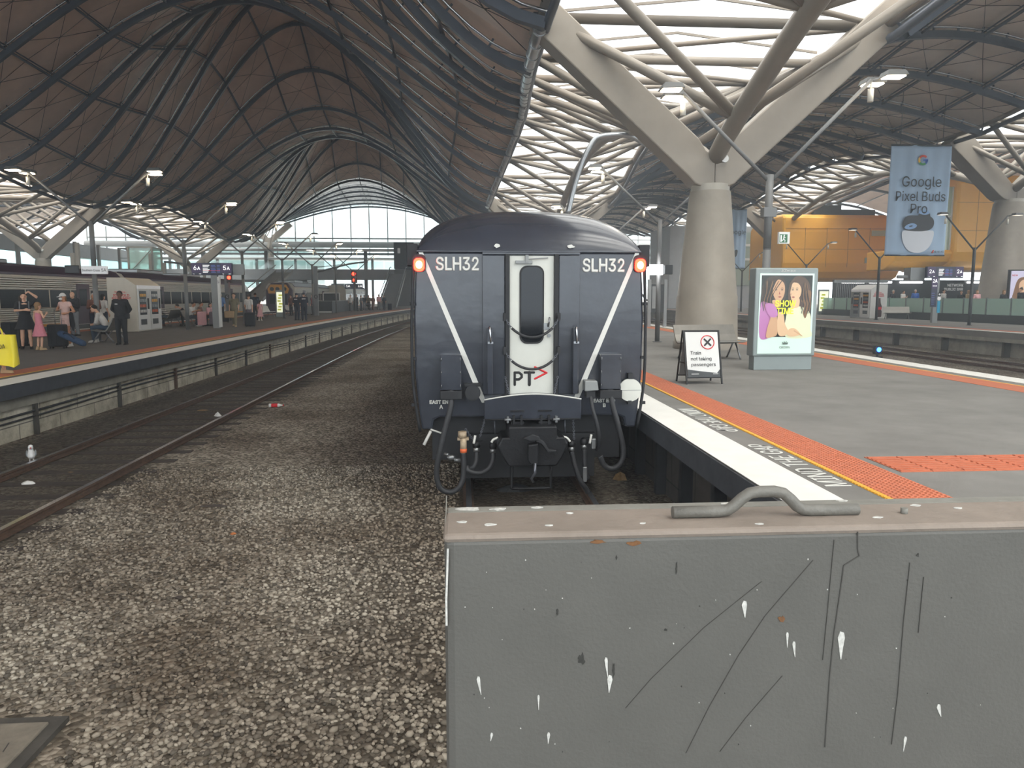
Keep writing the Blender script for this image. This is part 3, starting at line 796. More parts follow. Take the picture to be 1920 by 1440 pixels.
b = B(); b.tube([(U(1027), -.03, W(630)), (U(1027), -.045, W(630))], .024, 16); b.build('lock_disc', 'steel', door)
# operator mark painted on the door: rounded letters and a red arrow
b = B()
def bar(b, pts, r, y=-.036): b.tube([(x, y, z) for x, z in pts], r, 8, flat=.25, axis=(0,1,0)) if False else [b.cap((p[0], y, p[1]), (q[0], y, q[1]), r, r, 10) for p, q in zip(pts, pts[1:])]
def cl(pts): return [(U(x), W(z)) for x, z in pts]
bar(b, cl([(963,722),(963,699),(971,699),(976,703),(976,708),(971,712),(963,712)]), .017, -.027)
bar(b, cl([(982,699),(999,699)]), .017, -.027); bar(b, cl([(990.5,699),(990.5,722)]), .022, -.025)
b.build('operator_letters', 'black_print', door)
b = B(); bar(b, cl([(1001,689),(1023,700),(1001,711)]), .014, -.026); b.build('operator_arrow', 'red_print', door)
# fleet numbers and end lettering
text('SLH32', .25, 'white_paint', tr, (U(858), -.008, W(498)), sx=.8, bold=.0075)
text('SLH32', .25, 'white_paint', tr, (U(1129), -.008, W(500)), sx=.8, bold=.0075)
text('EAST END', .068, 'white_paint', tr, (U(824), -.008, W(754)), bold=.003)
text('A', .072, 'white_paint', tr, (U(825), -.008, W(763)), bold=.003)
text('EAST END', .068, 'white_paint', tr, (U(1134), -.008, W(754)), bold=.003)
text('B', .072, 'white_paint', tr, (U(1134), -.008, W(763)), bold=.003)
# tail lamps
for a in (788, 1197):
    b = B(); b.prism(rrect(U(a), W(500), .135, .165, .05, -.05), (0, .05, 0)); lp = b.build('tail_lamp', 'red_lamp', tr)
    b = B(); b.ell((U(a), -.05, W(500)), (.042, .02, .05)); b.build('lamp_core', 'red_lamp_core', lp)
    b = B(); b.prism(rrect(U(a), W(497), .17, .22, .06, -.03), (0, .03, 0)); b.build('lamp_backing', 'train_dark', lp)
# hand rails on plates
for a, c in ((911, 921), (1070, 1080)):
    b = B(); b.box(U(a), U(c), -.16, -.045, W(738), W(614)); pl = b.build('step_plate', 'train_paint', tr, bevel=.01)
    m_ = (a+c)/2
    b = B(); b.tube(spl([(U(m_+1), -.15, W(642)), (U(m_+1), -.2, W(638)), (U(m_), -.2, W(618)), (U(m_), -.15, W(612))], 5), .012, 8); b.build('hand_rail', 'chrome', pl)
    b = B(); b.box(U(a+1), U(c+1), -.165, -.16, W(644), W(640)); b.build('rail_bracket', 'chrome', pl)
# safety chains in sleeves
def chain_links(b, p0, p1, n):
    p0, p1 = Vector(p0), Vector(p1)
    for i in range(n):
        c = p0.lerp(p1, (i+.5)/n); d = (p1-p0).normalized(); s = Vector((0,1,0)) if i % 2 else d.cross(Vector((0,1,0))).normalized()
        L = (p1-p0).length/n*.72
        b.tube([c+d*(L*math.cos(q))+s*(.012*math.sin(q)) for q in [2*PI*j/10 for j in range(10)]], .004, 5, closed=True)
for z0, sag in ((598, 34), (660, 31)):
    pts = [(U(944)+(U(1044)-U(944))*i/16, -.12-.05*math.sin(PI*i/16), W(z0+sag*(1-(1-2*i/16)**2)**.8)) for i in range(17)]
    b = B(); b.tube(pts[2:-2], .017, 8); c_ = b.build('safety_chain', 'rubber', tr)
    b = B(); chain_links(b, pts[0], pts[2], 5); b.build('chain_link', 'chain_steel', c_); b = B(); chain_links(b, pts[-3], pts[-1], 5); b.build('chain_link', 'chain_steel', c_)
    for p in (pts[0], pts[-1]):
        b = B(); b.box(p[0]-.02, p[0]+.02, -.13, -.05, p[2]-.03, p[2]+.07); b.build('chain_anchor', 'train_dark', c_)
for a, c in ((944, 952), (1043, 1036)):
    b = B(); chain_links(b, (U(a), -.1, W(706)), (U(c), -.1, W(740)), 10); b.build('hanging_chain', 'chain_steel', tr)
# junction boxes, caps, marker disc
for a0, a1, b0, b1 in ((825, 863, 664, 729), (1122, 1161, 664, 730)):
    b = B(); b.box(U(a0), U(a1), -.16, 0, W(b1), W(b0)); bx_ = b.build('junction_box', 'train_paint', tr, bevel=.008)
    for q in (.12, .5, .88):
        for x in (U(a0)+.012, U(a1)-.012):
            b = B(); z = W(b1)+(W(b0)-W(b1))*q; b.tube([(x, -.165, z-.02), (x, -.17, z), (x, -.165, z+.02)], .005, 5); b.build('clip', 'steel', bx_)
    b = B(); b.box(U(a0)-.01, U(a1)+.01, -.19, 0, W(b1+17), W(b1+1)); b.build('socket_base', 'train_dark', bx_, bevel=.01)
b = B(); b.tube([(U(884), 0, W(735)), (U(884), -.11, W(735))], .09, 20); b.tube([(U(884), -.11, W(735)), (U(884), -.125, W(735))], .1, 20); b.box(U(869), U(899), -.08, 0, W(724), W(718)); b.build('socket_cap', 'train_dark', tr)
b = B(); b.tube([(U(1181), -.05, W(733)), (U(1181), -.085, W(733))], .15, 40); dk = b.build('marker_disc', 'door_white', tr)
b = B(); b.box(U(1160), U(1202), -.0875, -.084, W(733)-.003, W(733)+.003); b.build('hinge_line', 'grey_mid', dk)
b = B(); b.box(U(1177), U(1186), -.09, 0, W(712), W(701)); b.build('disc_bracket', 'train_dark', dk); b = B(); b.box(U(1177), U(1184), -.09, 0, W(760), W(753)); b.build('disc_latch', 'train_dark', dk)
b = B(); b.prism([(U(1092), -.2, W(713)), (U(1115), -.2, W(713)), (U(1118), -.2, W(731)), (U(1092), -.2, W(733))], (0, .2, 0)); sk = b.build('jumper_socket', 'grey_mid', tr, bevel=.012)
b = B(); b.box(U(1096), U(1112), -.17, 0, W(745), W(733)); b.build('socket_base', 'train_dark', sk)
# buffer apron: curved plate with a thin white top edge
b = B(); top = [(U(905)+(U(1085)-U(905))*i/14, W(747-10*math.sin(PI*i/14))) for i in range(15)]
b.prism([(x, -.22, z) for x, z in top]+[(U(1085), -.22, W(784)), (U(905), -.22, W(784))], (0, .24, 0)); ap = b.build('apron', 'train_paint', tr, bevel=.01)
b = B(); b.tube([(x, -.215, z+.004) for x, z in top], .009, 6); b.build('apron_edge', 'white_paint', ap)
b = B(); b.tube([(U(905), -.245, W(783)), (U(1082), -.245, W(783))], .012, 8); b.build('uncoupling_rod', 'black_iron', ap)
for a in (966, 1017):
    b = B()
    for d in (-9, 5): b.box(U(a+d), U(a+d+4), -.27, -.22, W(792), W(775))
    b.box(U(a-12), U(a+12), -.24, -.22, W(793), W(787)); b.box(U(a-13), U(a+13), -.235, -.22, W(769), W(766)); b.build('hinge', 'black_iron', ap)
for a in (948, 1038):
    b = B(); b.box(U(a-2), U(a+2), -.265, -.22, W(789), W(777)); b.tube([(U(a-6), -.25, W(783)), (U(a+6), -.25, W(783))], .018, 8); b.build('bolt', 'steel', ap)
# underframe, bogie and coupler
b = B(); b.box(U(806), U(1172), .25, LEN-.3, W(872), W(785)); b.box(U(870), U(1120), .12, .6, W(905), W(820)); b.build('underframe', 'train_dark', tr)
for y in (1.6, 3.9, 17.5, 19.8):
    b = B(); b.tube([(-.86, y, -.55), (.86, y, -.55)], .07, 10)
    for s in (-1, 1): b.tube([(s*.72, y, -.55), (s*.86, y, -.55)], .45, 26)
    b.build('wheelset', 'black_iron', tr)
cp = B()
cp.prism([(x, -.42, z) for x, z in cl([(948,792),(1036,792),(1037,812),(1050,812),(1058,825),(1046,850),(1036,866),(948,866),(938,850),(928,828),(936,812),(948,812)])], (0, .55, 0))
cp = cp.build('coupler', 'black_iron', tr, bevel=.02)
b = B(); b.prism([(x, -.56, z) for x, z in cl([(982,822),(1000,820),(1000,858),(986,858),(982,850)])], (0, .14, 0)); b.build('knuckle', 'black_iron', cp, bevel=.015)
b = B(); b.prism([(x, -.5, z) for x, z in cl([(1003,812),(1012,818),(1020,832),(1034,834),(1034,838),(1018,838),(1006,822),(996,818)])], (0, .1, 0)); b.prism([(x, -.5, z) for x, z in cl([(973,812),(990,804),(1002,808),(1004,816),(985,817)])], (0, .1, 0)); b.build('coupler_lip', 'train_dark', cp, bevel=.01)
b = B(); b.tube([(U(994), -.57, W(855)), (U(994), -.58, W(872)), (U(988), -.55, W(884)), (U(992), -.5, W(892))], .018, 8); b.build('coupler_pin', 'chain_steel', cp)
b = B(); b.tube(spl([(U(955), -.28, W(870)), (U(955), -.3, W(905)), (U(960), -.3, W(911)), (U(1022), -.3, W(911)), (U(1027), -.3, W(905)), (U(1028), -.28, W(872))], 4), .018, 8); b.build('uncoupling_loop', 'black_iron', cp)
b = B(); b.box(U(928), U(945), -.3, -.1, W(826), W(818)); b.box(U(1038), U(1056), -.3, -.1, W(826), W(818)); b.build('coupler_bracket', 'train_dark', cp)
# jumper cables and air hoses
def hose(pts, r, lab=None, m='rubber'):
    b = B(); b.tube(spl([(U(a), y, W(z)) for a, z, y in pts], 7), r, 10); return b.build('jumper_cable', m, tr)
h1 = hose([(844,738,-.13),(843,760,-.17),(834,795,-.2),(823,840,-.22),(816,880,-.22),(822,910,-.22),(841,919,-.22),(859,908,-.22),(866,885,-.2),(866,845,-.18)], .037)
b = B(); b.cap((U(844), -.13, W(741)), (U(843), -.14, W(734)), .05, .05); b.build('cable_gland', 'train_dark', h1)
b = B(); b.tube([(U(866), -.18, W(846)), (U(866), -.18, W(818))], .042, 14); b.tube([(U(864), -.17, W(818)), (U(864), -.17, W(806))], .055, 14); b.box(U(855), U(876), -.2, -.13, W(822), W(817)); pg = b.build('plug', 'brass_dirty', h1)
b = B(); b.tube([(U(866), -.18, W(845)), (U(866), -.18, W(838))], .045, 14); b.build('orange_band', 'orange_tape', pg)
h2 = hose([(1143,736,-.14),(1145,760,-.18),(1156,800,-.2),(1166,842,-.2),(1162,868,-.2),(1146,880,-.2),(1130,873,-.2),(1122,855,-.2)], .036)
b = B(); b.cap((U(1143), -.14, W(741)), (U(1142), -.14, W(735)), .048, .048); b.build('cable_gland', 'train_dark', h2)
h3 = hose([(1104,741,-.14),(1107,765,-.2),(1115,795,-.22),(1120,820,-.2),(1121,835,-.16),(1118,846,-.1)], .026)
def airhose(pts, cock):
    b = B(); b.tube(spl([(U(a), y, W(z)) for a, z, y in pts], 7), .032, 10); o = b.build('air_hose', 'rubber', tr)
    a, z, y = pts[0]
    b = B(); b.tube([(U(a), y, W(z)), (U(a), y+.02, W(z-8))], .04, 12); b.build('hose_band', 'steel', o)
    b = B(); b.ell((U(a), y+.02, W(z-13)), (.055, .05, .06)); b.box(U(a)-.02, U(a)+.08, y, y+.06, W(z-16), W(z-20)); cc = b.build('angle_cock', 'black_iron', o)
    b = B(); b.tube(spl([(U(p), y-.06, W(q)) for p, q in cock], 5), .016, 8); b.build('cock_handle', 'white_paint', cc)
airhose([(921,848,-.16),(920,862,-.19),(912,876,-.2),(895,884,-.2),(876,880,-.2),(872,872,-.17)], [(918,826),(921,821),(930,817)])
airhose([(890,846,-.14),(890,860,-.16),(885,872,-.18),(874,878,-.16)], [(885,828),(888,813)])
airhose([(1068,846,-.18),(1074,870,-.2),(1084,900,-.22),(1095,916,-.2),(1100,926,-.15)], [(1048,816),(1058,819),(1064,826)])
airhose([(1093,843,-.14),(1094,868,-.15),(1096,890,-.16),(1101,900,-.14)], [(1105,814),(1102,831)])
for a, c, d in ((1093, 876, 905), (1109, 822, 842)):
    b = B(); b.box(U(a-3), U(a+5), -.2, -.12, W(d), W(c)); b.build('hose_coupling', 'steel', tr, bevel=.01)
b = B(); b.tube([(U(805), .0, W(809)), (U(792), -.05, W(834))], .02, 8); b.tube([(U(805), .0, W(806)), (U(830), .1, W(818))], .012, 6); b.build('hand_brake_lever', 'white_paint', tr)
b = B(); b.tube([(U(830), -.05, W(851)), (U(838), -.08, W(853))], .02, 8); b.ell((U(843), -.08, W(858)), (.06, .03, .04)); b.tube([(U(848), -.08, W(862)), (U(862), -.08, W(864))], .03, 8); b.build('cable_coupler', 'steel', tr)
for a0, z0, a1, z1 in ((907, 787, 897, 820), (870, 805, 890, 835), (1074, 788, 1076, 830)):
    b = B(); chain_links(b, (U(a0), -.02, W(z0)), (U(a1), -.05, W(z1)), 12); b.build('hanging_chain', 'chain_steel', tr)
for a in (925, 1058):
    b = B(); b.tube([(U(a), -.02, W(790)), (U(a+1), -.02, W(815))], .012, 6); b.build('brake_pipe', 'chain_steel', tr)
# worn paint: pale scuffs with shapes of their own on the roof dome
for (a, c, w, h) in ((930, 465, 14, 8), (1066, 466, 16, 7)):
    b = B(); pts = [(U(a)+w*K*.5*math.cos(q)*random.uniform(.6, 1.1), -.036, W(c)+h*K*.5*math.sin(q)*random.uniform(.6, 1.2)) for q in [2*PI*i/11 for i in range(11)]]
    b.prism(pts, (0, .006, 0)); b.build('paint_chip', 'white_paint', tr)

# ------------------------------------------------------------------ buffer stop in the foreground
bs = thing('buffer_stop', 'big grey painted steel barrier box across the track end in the foreground', 'barrier', (0, 0, 0))
b = B(); b.box(-.055, 2.42, 2.085, 2.325, GZ, .905); b.build('barrier_box', mat('barrier_paint', '#5d5c58', .6, 0, (2.2, .1), (90, .12)), bs, bevel=.028)
m = mat('barrier_top', '#8b8076', .8, 0, (5, .14), (40, .2))
b = B(); b.box(-.058, 2.425, 2.0825, 2.318, .882, .909); b.build('dusty_top', 'barrier_top', bs, bevel=.014)
b = B(); b.box(-.05, 2.44, 2.345, 2.40, GZ, .9); b.build('back_plate', mat('barrier_back', '#85847d', .7, .1, (6, .15), (30, .2)), bs, bevel=.004)
b = B(); b.add([(-.055,2.12,.9),(-.055,2.30,.91),(-.055,2.4,.94),(-.055,2.36,.9),(-.052,2.12,.9),(-.052,2.30,.91),(-.052,2.4,.94),(-.052,2.36,.9)], [(0,1,2,3),(7,6,5,4),(0,4,5,1),(1,5,6,2),(2,6,7,3)], False); b.build('torn_edge', 'barrier_back', bs)
b = B(); b.tube([(.655,2.2,.928),(.80,2.2,.928),(.832,2.2,.932),(.85,2.2,.944),(.876,2.2,.968),(.90,2.2,.984),(.93,2.2,.989),(.98,2.2,.989),(1.01,2.2,.982),(1.034,2.2,.962),(1.055,2.2,.94),(1.075,2.2,.929),(1.10,2.2,.926),(1.255,2.2,.926)], .0185, 14); b.build('grab_handle', mat('handle_paint', '#6f6d67', .55, .1, (20, .12), (60, .2)), bs)
b = B(); b.tube([(1.41,2.2,.905),(1.41,2.2,.927)], .011, 10); b.build('bolt_stub', 'barrier_back', bs)
def blot(pts, m, name='stain', y=2.083, parent=bs, loc=None):
    b = B(); b.prism([(x, y, z) for x, z in pts], (0, .004, 0)); return b.build(name, m, parent)
def blob(cx, cz, w, h, n=12, j=.35):
    return [(cx+w/2*math.cos(2*PI*i/n)*random.uniform(1-j, 1+j), cz+h/2*math.sin(2*PI*i/n)*random.uniform(1-j, 1+j)) for i in range(n)]
def drip(x, z, w, L, lean=0): 
    return [(x-w/2, z), (x-w*.2, z+w*.9), (x+w*.35, z+w*.7), (x+w/2, z), (x+w*.25+lean*.5, z-L*.5), (x+w*.06+lean, z-L), (x-w*.05+lean, z-L), (x-w*.25+lean*.4, z-L*.5)]
V = lambda a, c: (-.055+(a-833)*.001574, .875-(c-1005)*.001562)  # image pixel coordinates to metres on the barrier front
for a, c, w, h in ((1148,1280,.02,.03),(1408,1137,.02,.028),(1605,1210,.028,.05),(895,1270,.013,.035),(1510,1220,.012,.03),(1030,1390,.012,.02),(1815,1365,.016,.022),(1750,1430,.012,.03),(1010,1310,.008,.03),(1140,1240,.012,.04),(920,1385,.01,.014),(1496,1200,.01,.03)):
    x, z = V(a, c); blot(drip(x, z, w*.8, h*1.4, random.uniform(-.006, .01)), 'stain_white')
for i in range(46):
    x, z = V(random.uniform(845, 1910), random.uniform(1030, 1435)); r = random.uniform(.0015, .004); blot(blob(x, z, r, r*1.2, 7), 'stain_white' if i % 3 else 'stain_dark')
for a, c, w, h in ((1093,1237,.026,.04),(1045,1140,.01,.03),(1155,1262,.01,.05),(1273,1060,.007,.04),(1157,1035,.006,.016),(1255,1182,.012,.012),(1750,1045,.01,.012)):
    x, z = V(a, c); blot(blob(x, z, w*.7, h*.8, 14, .5), 'stain_dark')
for a, c, w, h in ((1122,1003,.045,.01),(1188,1008,.04,.018),(1483,1168,.02,.018)):
    x, z = V(a, c); blot(blob(x, z, w, h, 12, .45), 'rust_stain')
def crackline(pts, w=.0016, m='crack_dark'):
    b = B(); q = [V(a, c) for a, c in pts]
    for p, r in zip(q, q[1:]): b.beam((p[0], 2.0845, p[1]), (r[0], 2.0845, r[1]), .004, w, (0,0,1) if abs(p[0]-r[0]) > abs(p[1]-r[1]) else (1,0,0))
    b.build('paint_crack', m, bs)
crackline([(1626,995),(1628,1030),(1632,1043),(1602,1062),(1600,1090),(1590,1200),(1586,1290),(1584,1440)], .003)
crackline([(1302,1440),(1345,1345),(1400,1240),(1450,1160),(1540,1050)], .0016)
crackline([(1735,1060),(1730,1180),(1728,1330),(1722,1440)], .002)
crackline([(1765,1090),(1762,1205)], .0018); crackline([(1580,1010),(1575,1140),(1570,1255)], .0014)
crackline([(1370,1440),(1420,1370),(1490,1285)], .0014); crackline([(1180,1340),(1230,1280),(1330,1180),(1440,1090)], .0012)
crackline([(840,1010),(836,1110),(836,1160)], .006, 'stain_white')
for x, y, w in ((.0,2.20,.02),(.08,2.17,.022),(.26,2.15,.012),(.34,2.27,.014),(.55,2.15,.01),(.9,2.12,.014),(1.3,2.16,.016),(1.5,2.28,.02),(1.62,2.24,.016),(.12,2.36,.03),(.25,2.37,.02),(.02,2.37,.04),(.9,2.37,.03),(1.3,2.38,.02)):
    b = B(); b.prism([(x+w*math.cos(q)*random.uniform(.5, 1.2), y+w*.45*math.sin(q)*random.uniform(.6, 1.2), .909 if y < 2.33 else .9) for q in [2*PI*i/10 for i in range(10)]], (0, 0, .003)); b.build('dropping', 'stain_white', bs)
# ------------------------------------------------------------------ platform furniture
heads_dim = [False]
def lamp_head(t, x, y, z, s):
    h = B(); h.prism([(x-.24, y-.17, z), (x+.26, y-.17, z+.02), (x+.2, y-.12, z+.13), (x-.16, y-.12, z+.13)], (0, .34, 0))
    h = h.build('lamp_head', 'light_housing', t, bevel=.012)
    g = B(); g.box(x-.19, x+.2, y-.13, y+.13, z-.012, z+.006); g.build('lamp_lens', 'light_dim' if heads_dim[0] else 'light_emit', h)
def lamp_post(loc, lab, big=True, span=2.0, rz=0, z1=4.2, z2=5.85, heads=2, group='platform lamp posts', dark=False, spanr=None, zr=None):
    t = thing('lamp_post', lab, 'lamp post', loc, rz, group); mt = 'grey_dark' if dark else 'grey_post'
    b = B(); b.tube([(0,0,0), (0,0,2.6)], .085, 14); b.tube([(0,0,2.6), (0,0,2.63)], .078, 14); b.tube([(0,0,2.63), (0,0,z1)], .082, 14); b.tube([(0,0,0), (0,0,.03)], .16, 14); b.build('pole', mt, t)
    for s in (-1, 1):
        sp = span if s < 0 else (spanr or span); zz = z2 if s < 0 else (zr or z2)
        b = B(); b.tube([(s*.04, 0, z1-.12), (s*sp, 0, zz)], .042, 10); b.tube([(s*(sp-.05), 0, zz-.03), (s*(sp+.3), .0, zz+.06)], .03, 8); a = b.build('arm', mt, t)
        lamp_head(a, s*(sp+.34), -.25, zz, s)
        if heads > 1: lamp_head(a, s*(sp+.16), .25, zz-.02, s)
        b = B(); b.tube([(s*sp, 0, zz), (s*sp, 0, zz-.2)], .02, 8); b.tube([(s*sp, 0, zz-.18), (s*sp, 0, zz-.45)], .06, 12); b.build('speaker', 'camera_white', a)
    return t
lp = lamp_post((6.68, 15.9, 0), 'grey lamp post with two raised arms behind the lit poster panel', span=1.95, spanr=2.15, z2=5.85, zr=6.2)
b = B(); b.box(-.14, .14, -.1, .1, 3.3, 3.5); b.build('junction_box', 'grey_post', lp)
lamp_post((6.85, 25.4, 0), 'grey lamp post carrying a white box sign left of the huge column')
lamp_post((6.9, 36, 0), 'third lamp post of the middle platform, hidden low down by the huge column')
ll = lamp_post((-12.85, 27.1, 0), 'grey lamp post carrying the white station name sign')
for y, w in ((35.8, 'lamp post left of the departure screens marked 6A and 5A'), (44.6, 'lamp post just right of the departure screens marked 6A and 5A'), (53.4, 'lamp post rising behind the white benches on the left platform'), (62.2, 'slender lamp post beyond the white benches on the left platform'), (71, 'lamp post standing at the dark barrier enclosure on the left platform'), (79.8, 'farthest visible lamp post of the left platform, near the stairs')):
    dup(ll, (-12.9+cv(y), y, 0), 0, w)
# small things fixed to those posts
s_ = thing('station_name_sign', 'white box sign reading Southern Cross on a left platform lamp post', 'sign', (-12.75, 26.95, 2.5), .1)
b = B(); b.box(-.42, .42, -.09, .02, -.14, .14); b.build('sign_box', 'sign_white', s_, bevel=.02)
text('Southern Cross', .115, 'black_print', s_, (-.1, -.095, -.01), sx=.8); text('5A', .17, 'black_print', s_, (.31, -.095, 0), sx=.8)
b = B(); b.box(-.95, -.5, -.08, .02, -.12, .16); b.build('speaker_box', 'shop_dark', s_, bevel=.02)
s_ = thing('platform_sign', 'blank white box sign on the lamp post left of the huge column', 'sign', (6.7, 25.2, 2.5), 0)
b = B(); b.box(-.3, .22, -.1, .05, -.18, .17); b.build('sign_box', 'tube_light', s_, bevel=.015)
b = B(); b.box(.28, .56, -.1, .12, -.16, .16); b.build('speaker_box', 'grey_dark', s_, bevel=.015)
s_ = thing('exit_sign', 'small green running figure exit sign on the lamp post behind the lit poster', 'sign', (6.86, 15.6, 2.84))
b = B(); b.box(-.07, .17, -.04, .04, -.13, .12); b.build('sign_box', 'sign_white_plain', s_, bevel=.006)
b = B(); b.box(-.055, .115, -.046, -.04, -.105, .07); pn = b.build('green_panel', 'exit_green', s_)
b = B(); b.cap((.04,-.05,.045), (.04,-.05,.045), .014, .014); b.cap((.035,-.05,.02), (.03,-.05,-.03), .013, .012); b.cap((.03,-.05,-.03), (.06,-.05,-.06), .01, .009); b.cap((.06,-.05,-.06), (.055,-.05,-.09), .009, .008); b.cap((.03,-.05,-.03), (.0,-.05,-.07), .01, .008); b.cap((.035,-.05,.015), (.07,-.05,-.005), .008, .007); b.box(-.04,-.01,-.05,-.046,-.09,.05); b.build('running_figure', 'sign_white', pn)

# departure screens
def pid(loc, l1, l2, lab, pillar_x, w=1.95, h=.6, zc=2.93, vert='5A'):
    t = thing('departure_screen', lab, 'screen', loc)
    b = B(); b.box(-w/2, w/2, -.12, .12, zc-h/2, zc+h/2); b.build('case', 'screen_navy', t, bevel=.01)
    for s, tx in ((-1, l1), (1, l2)):
        c = s*(w/2-.26)
        b = B(); b.box(c-.25, c+.25, -.128, -.12, zc-h/2+.12, zc+h/2-.01); pn = b.build('panel', 'screen_purple', t)
        text(tx[0], .34, 'screen_text', pn, (c-.08, -.132, zc+.06)); text(tx[1], .25, 'screen_text', pn, (c+.1, -.132, zc+.035))
        text('To', .07, 'screen_text', pn, (c-.15, -.132, zc-.24)); b = B(); b.cap((c+.12,-.132,zc-.24), (c+.2,-.132,zc-.24), .012, .012); b.build('arrow', 'screen_text', pn)
    b = B()
    for i in range(6): b.box(-.42, -.1-.04*(i % 3), -.126, -.122, zc+.17-i*.07, zc+.195-i*.07)
    b.build('text_row', 'screen_text', t)
    b = B()
    for i in range(6): b.box(-.02, .18+.03*(i % 2), -.126, -.122, zc+.17-i*.07, zc+.195-i*.07); b.box(.27, .42, -.126, -.122, zc+.17-i*.07, zc+.19-i*.07)
    b.build('time_row', 'screen_blue', t)
    b = B(); b.box(-.42, .42, -.125, -.121, zc-.09, zc-.075); b.build('rule', 'screen_red', t)
    b = B(); b.box(pillar_x-.17, pillar_x+.15, -.1, .1, 0, zc-h/2); p = b.build('pillar', 'grey_mid', t, bevel=.01)
    return t, p
t, p = pid((-12.4+.06, 38, 0), '6A', '5A', 'hanging purple departure screens marked 6A and 5A above the left platform', .1)
b = B(); b.box(.25, .36, -.13, .05, .05, 2.55); pn = b.build('side_panel', 'sign_white_plain', p); text('5A', .22, 'screen_purple', pn, (.305, -.135, 2.3), rot=(PI/2, 0, 0), sx=.4)
b = B(); b.box(.98, 1.5, .1, .3, 2.65, 3.18); b.build('equipment_box', 'grey_mid', t)
t, p = pid((28.9, 42.7, 0), '2A', '2A', 'purple departure screens marked 2A twice on the far right platform', -.45, w=2.25, h=.68, zc=3.0)
b = B(); b.box(-.82, -.45, -.14, -.1, .95, 2.75); pn = b.build('side_panel', 'screen_navy', p); b = B(); b.box(-.82, -.45, -.146, -.14, 2.05, 2.75); pp = b.build('purple_panel', 'screen_purple', pn); text('2A', .34, 'screen_text', pp, (-.63, -.15, 2.5), sx=.75)
text('Station Pier', .06, 'screen_text', pp, (-.63, -.15, 2.2))
b = B()
for i in range(6): b.box(-.78, -.6, -.145, -.141, 1.1+i*.13, 1.12+i*.13)
b.build('text_row', 'screen_blue', pn)
b = B(); b.box(-.38, -.2, -.13, -.1, .6, 1.3); b.build('blue_panel', mat('sign_blue', '#2f9ec4', .5), p)
b = B(); b.tube([(-.29,-.13,1.45), (-.29,-.1,1.45)], .11, 20); b.build('round_sign', 'sign_white', p)
b = B(); b.box(-.38,-.2,-.13,-.1,1.6,1.8); bb = b.build('camera_sign', 'black_print', p); b = B(); b.tube([(-.29,-.14,1.7), (-.29,-.13,1.7)], .05, 16); b.build('round_mark', 'sign_white', bb)
b = B(); b.box(-1.9, -1.0, .3, 1.0, 2.55, 3.3); b.tube([(-2.6,.5,2.75),(-1.9,.5,2.75)], .1, 12); b.build('equipment_box', 'grey_mid', t)

# lit advertising panel
ad = thing('advertising_panel', 'tall grey lit poster panel showing two women, standing beside the huge column', 'advertising panel', (6.98, 15.6, 0), .03); ad.scale = (.95, 1, 1)
b = B(); b.box(-.69, .69, -.06, .2, 0, .30); b.build('plinth', 'frame_grey', ad, bevel=.01)
b = B(); b.box(-.74, .74, -.1, .24, .30, 2.2); fr = b.build('case', 'frame_grey', ad, bevel=.03)
b = B(); b.box(-.64, .64, -.108, -.1, .36, 2.08); bd = b.build('border', mat('poster_border', '#cfe3d8', .5, emit=.1), ad)
def lit(name, col, e=.1): return mat(name, col, .5, emit=e)
lit('ps_bg', '#161611', .04); lit('ps_skin', '#c79a78'); lit('ps_skin2', '#d8b08c'); lit('ps_hair', '#3a281e', .06); lit('ps_hair2', '#54392a', .06); lit('ps_hair3', '#7b5536', .08); lit('ps_pink', '#b572a8'); lit('ps_cream', '#d9d9b8'); lit('ps_yellow', '#e3e82a', .2); lit('ps_lip', '#9a4a42'); lit('ps_dark', '#1e1a18'); lit('ps_grey', '#5d6a62')
lay = [0]
def shape(name, pts, m, par, smooth=True, cx=0, cz=0, sc=1, y=-.109, k=5):
    lay[0] += 1; yy = y-.0006*lay[0]
    q = [(cx+x*sc, yy, cz+z*sc) for x, z in pts]
    if smooth: q = [tuple(p) for p in spl(q, k, True)]
    b = B(); b.prism(q, (0, .0015, 0)); return b.build(name, m, par)
# picture area 1.22 wide (x -.6 .. .6), z .66 .. 2.06
pic = shape('picture', [(-.6,.72),(.6,.72),(.6,2.04),(-.6,2.04)], 'ps_bg', bd, False)
shape('hair', [(-.6,1.28),(-.58,1.8),(-.45,1.98),(-.28,2.02),(-.1,1.98),(-.02,1.8),(-.04,1.5),(-.2,1.3),(-.4,1.25)], 'ps_hair', pic)
shape('hair', [(.06,1.42),(.05,1.8),(.18,2.0),(.36,2.01),(.52,1.88),(.58,1.6),(.56,1.3),(.5,1.12),(.4,1.1),(.3,1.25),(.2,1.4)], 'ps_hair2', pic)
shape('dress', [(-.6,.72),(-.6,1.42),(-.46,1.46),(-.3,1.4),(-.22,1.2),(-.3,1.05),(-.38,.9),(-.36,.72)], 'ps_pink', pic)
shape('dress', [(.02,.72),(.0,1.1),(.08,1.34),(.26,1.38),(.44,1.34),(.58,1.2),(.6,.9),(.6,.72)], 'ps_cream', pic)
shape('neck', [(-.34,1.5),(-.2,1.52),(-.12,1.45),(-.18,1.36),(-.32,1.38)], 'ps_skin', pic); shape('neck', [(.12,1.36),(.16,1.55),(.3,1.55),(.3,1.38),(.2,1.34)], 'ps_skin2', pic)
shape('face', [(-.34,1.7),(-.32,1.86),(-.2,1.95),(-.07,1.86),(-.05,1.68),(-.1,1.54),(-.18,1.48),(-.27,1.54)], 'ps_skin', pic)
shape('face', [(.08,1.66),(.1,1.78),(.14,1.88),(.28,1.9),(.34,1.76),(.32,1.6),(.22,1.5),(.13,1.5),(.1,1.58)], 'ps_skin2', pic)
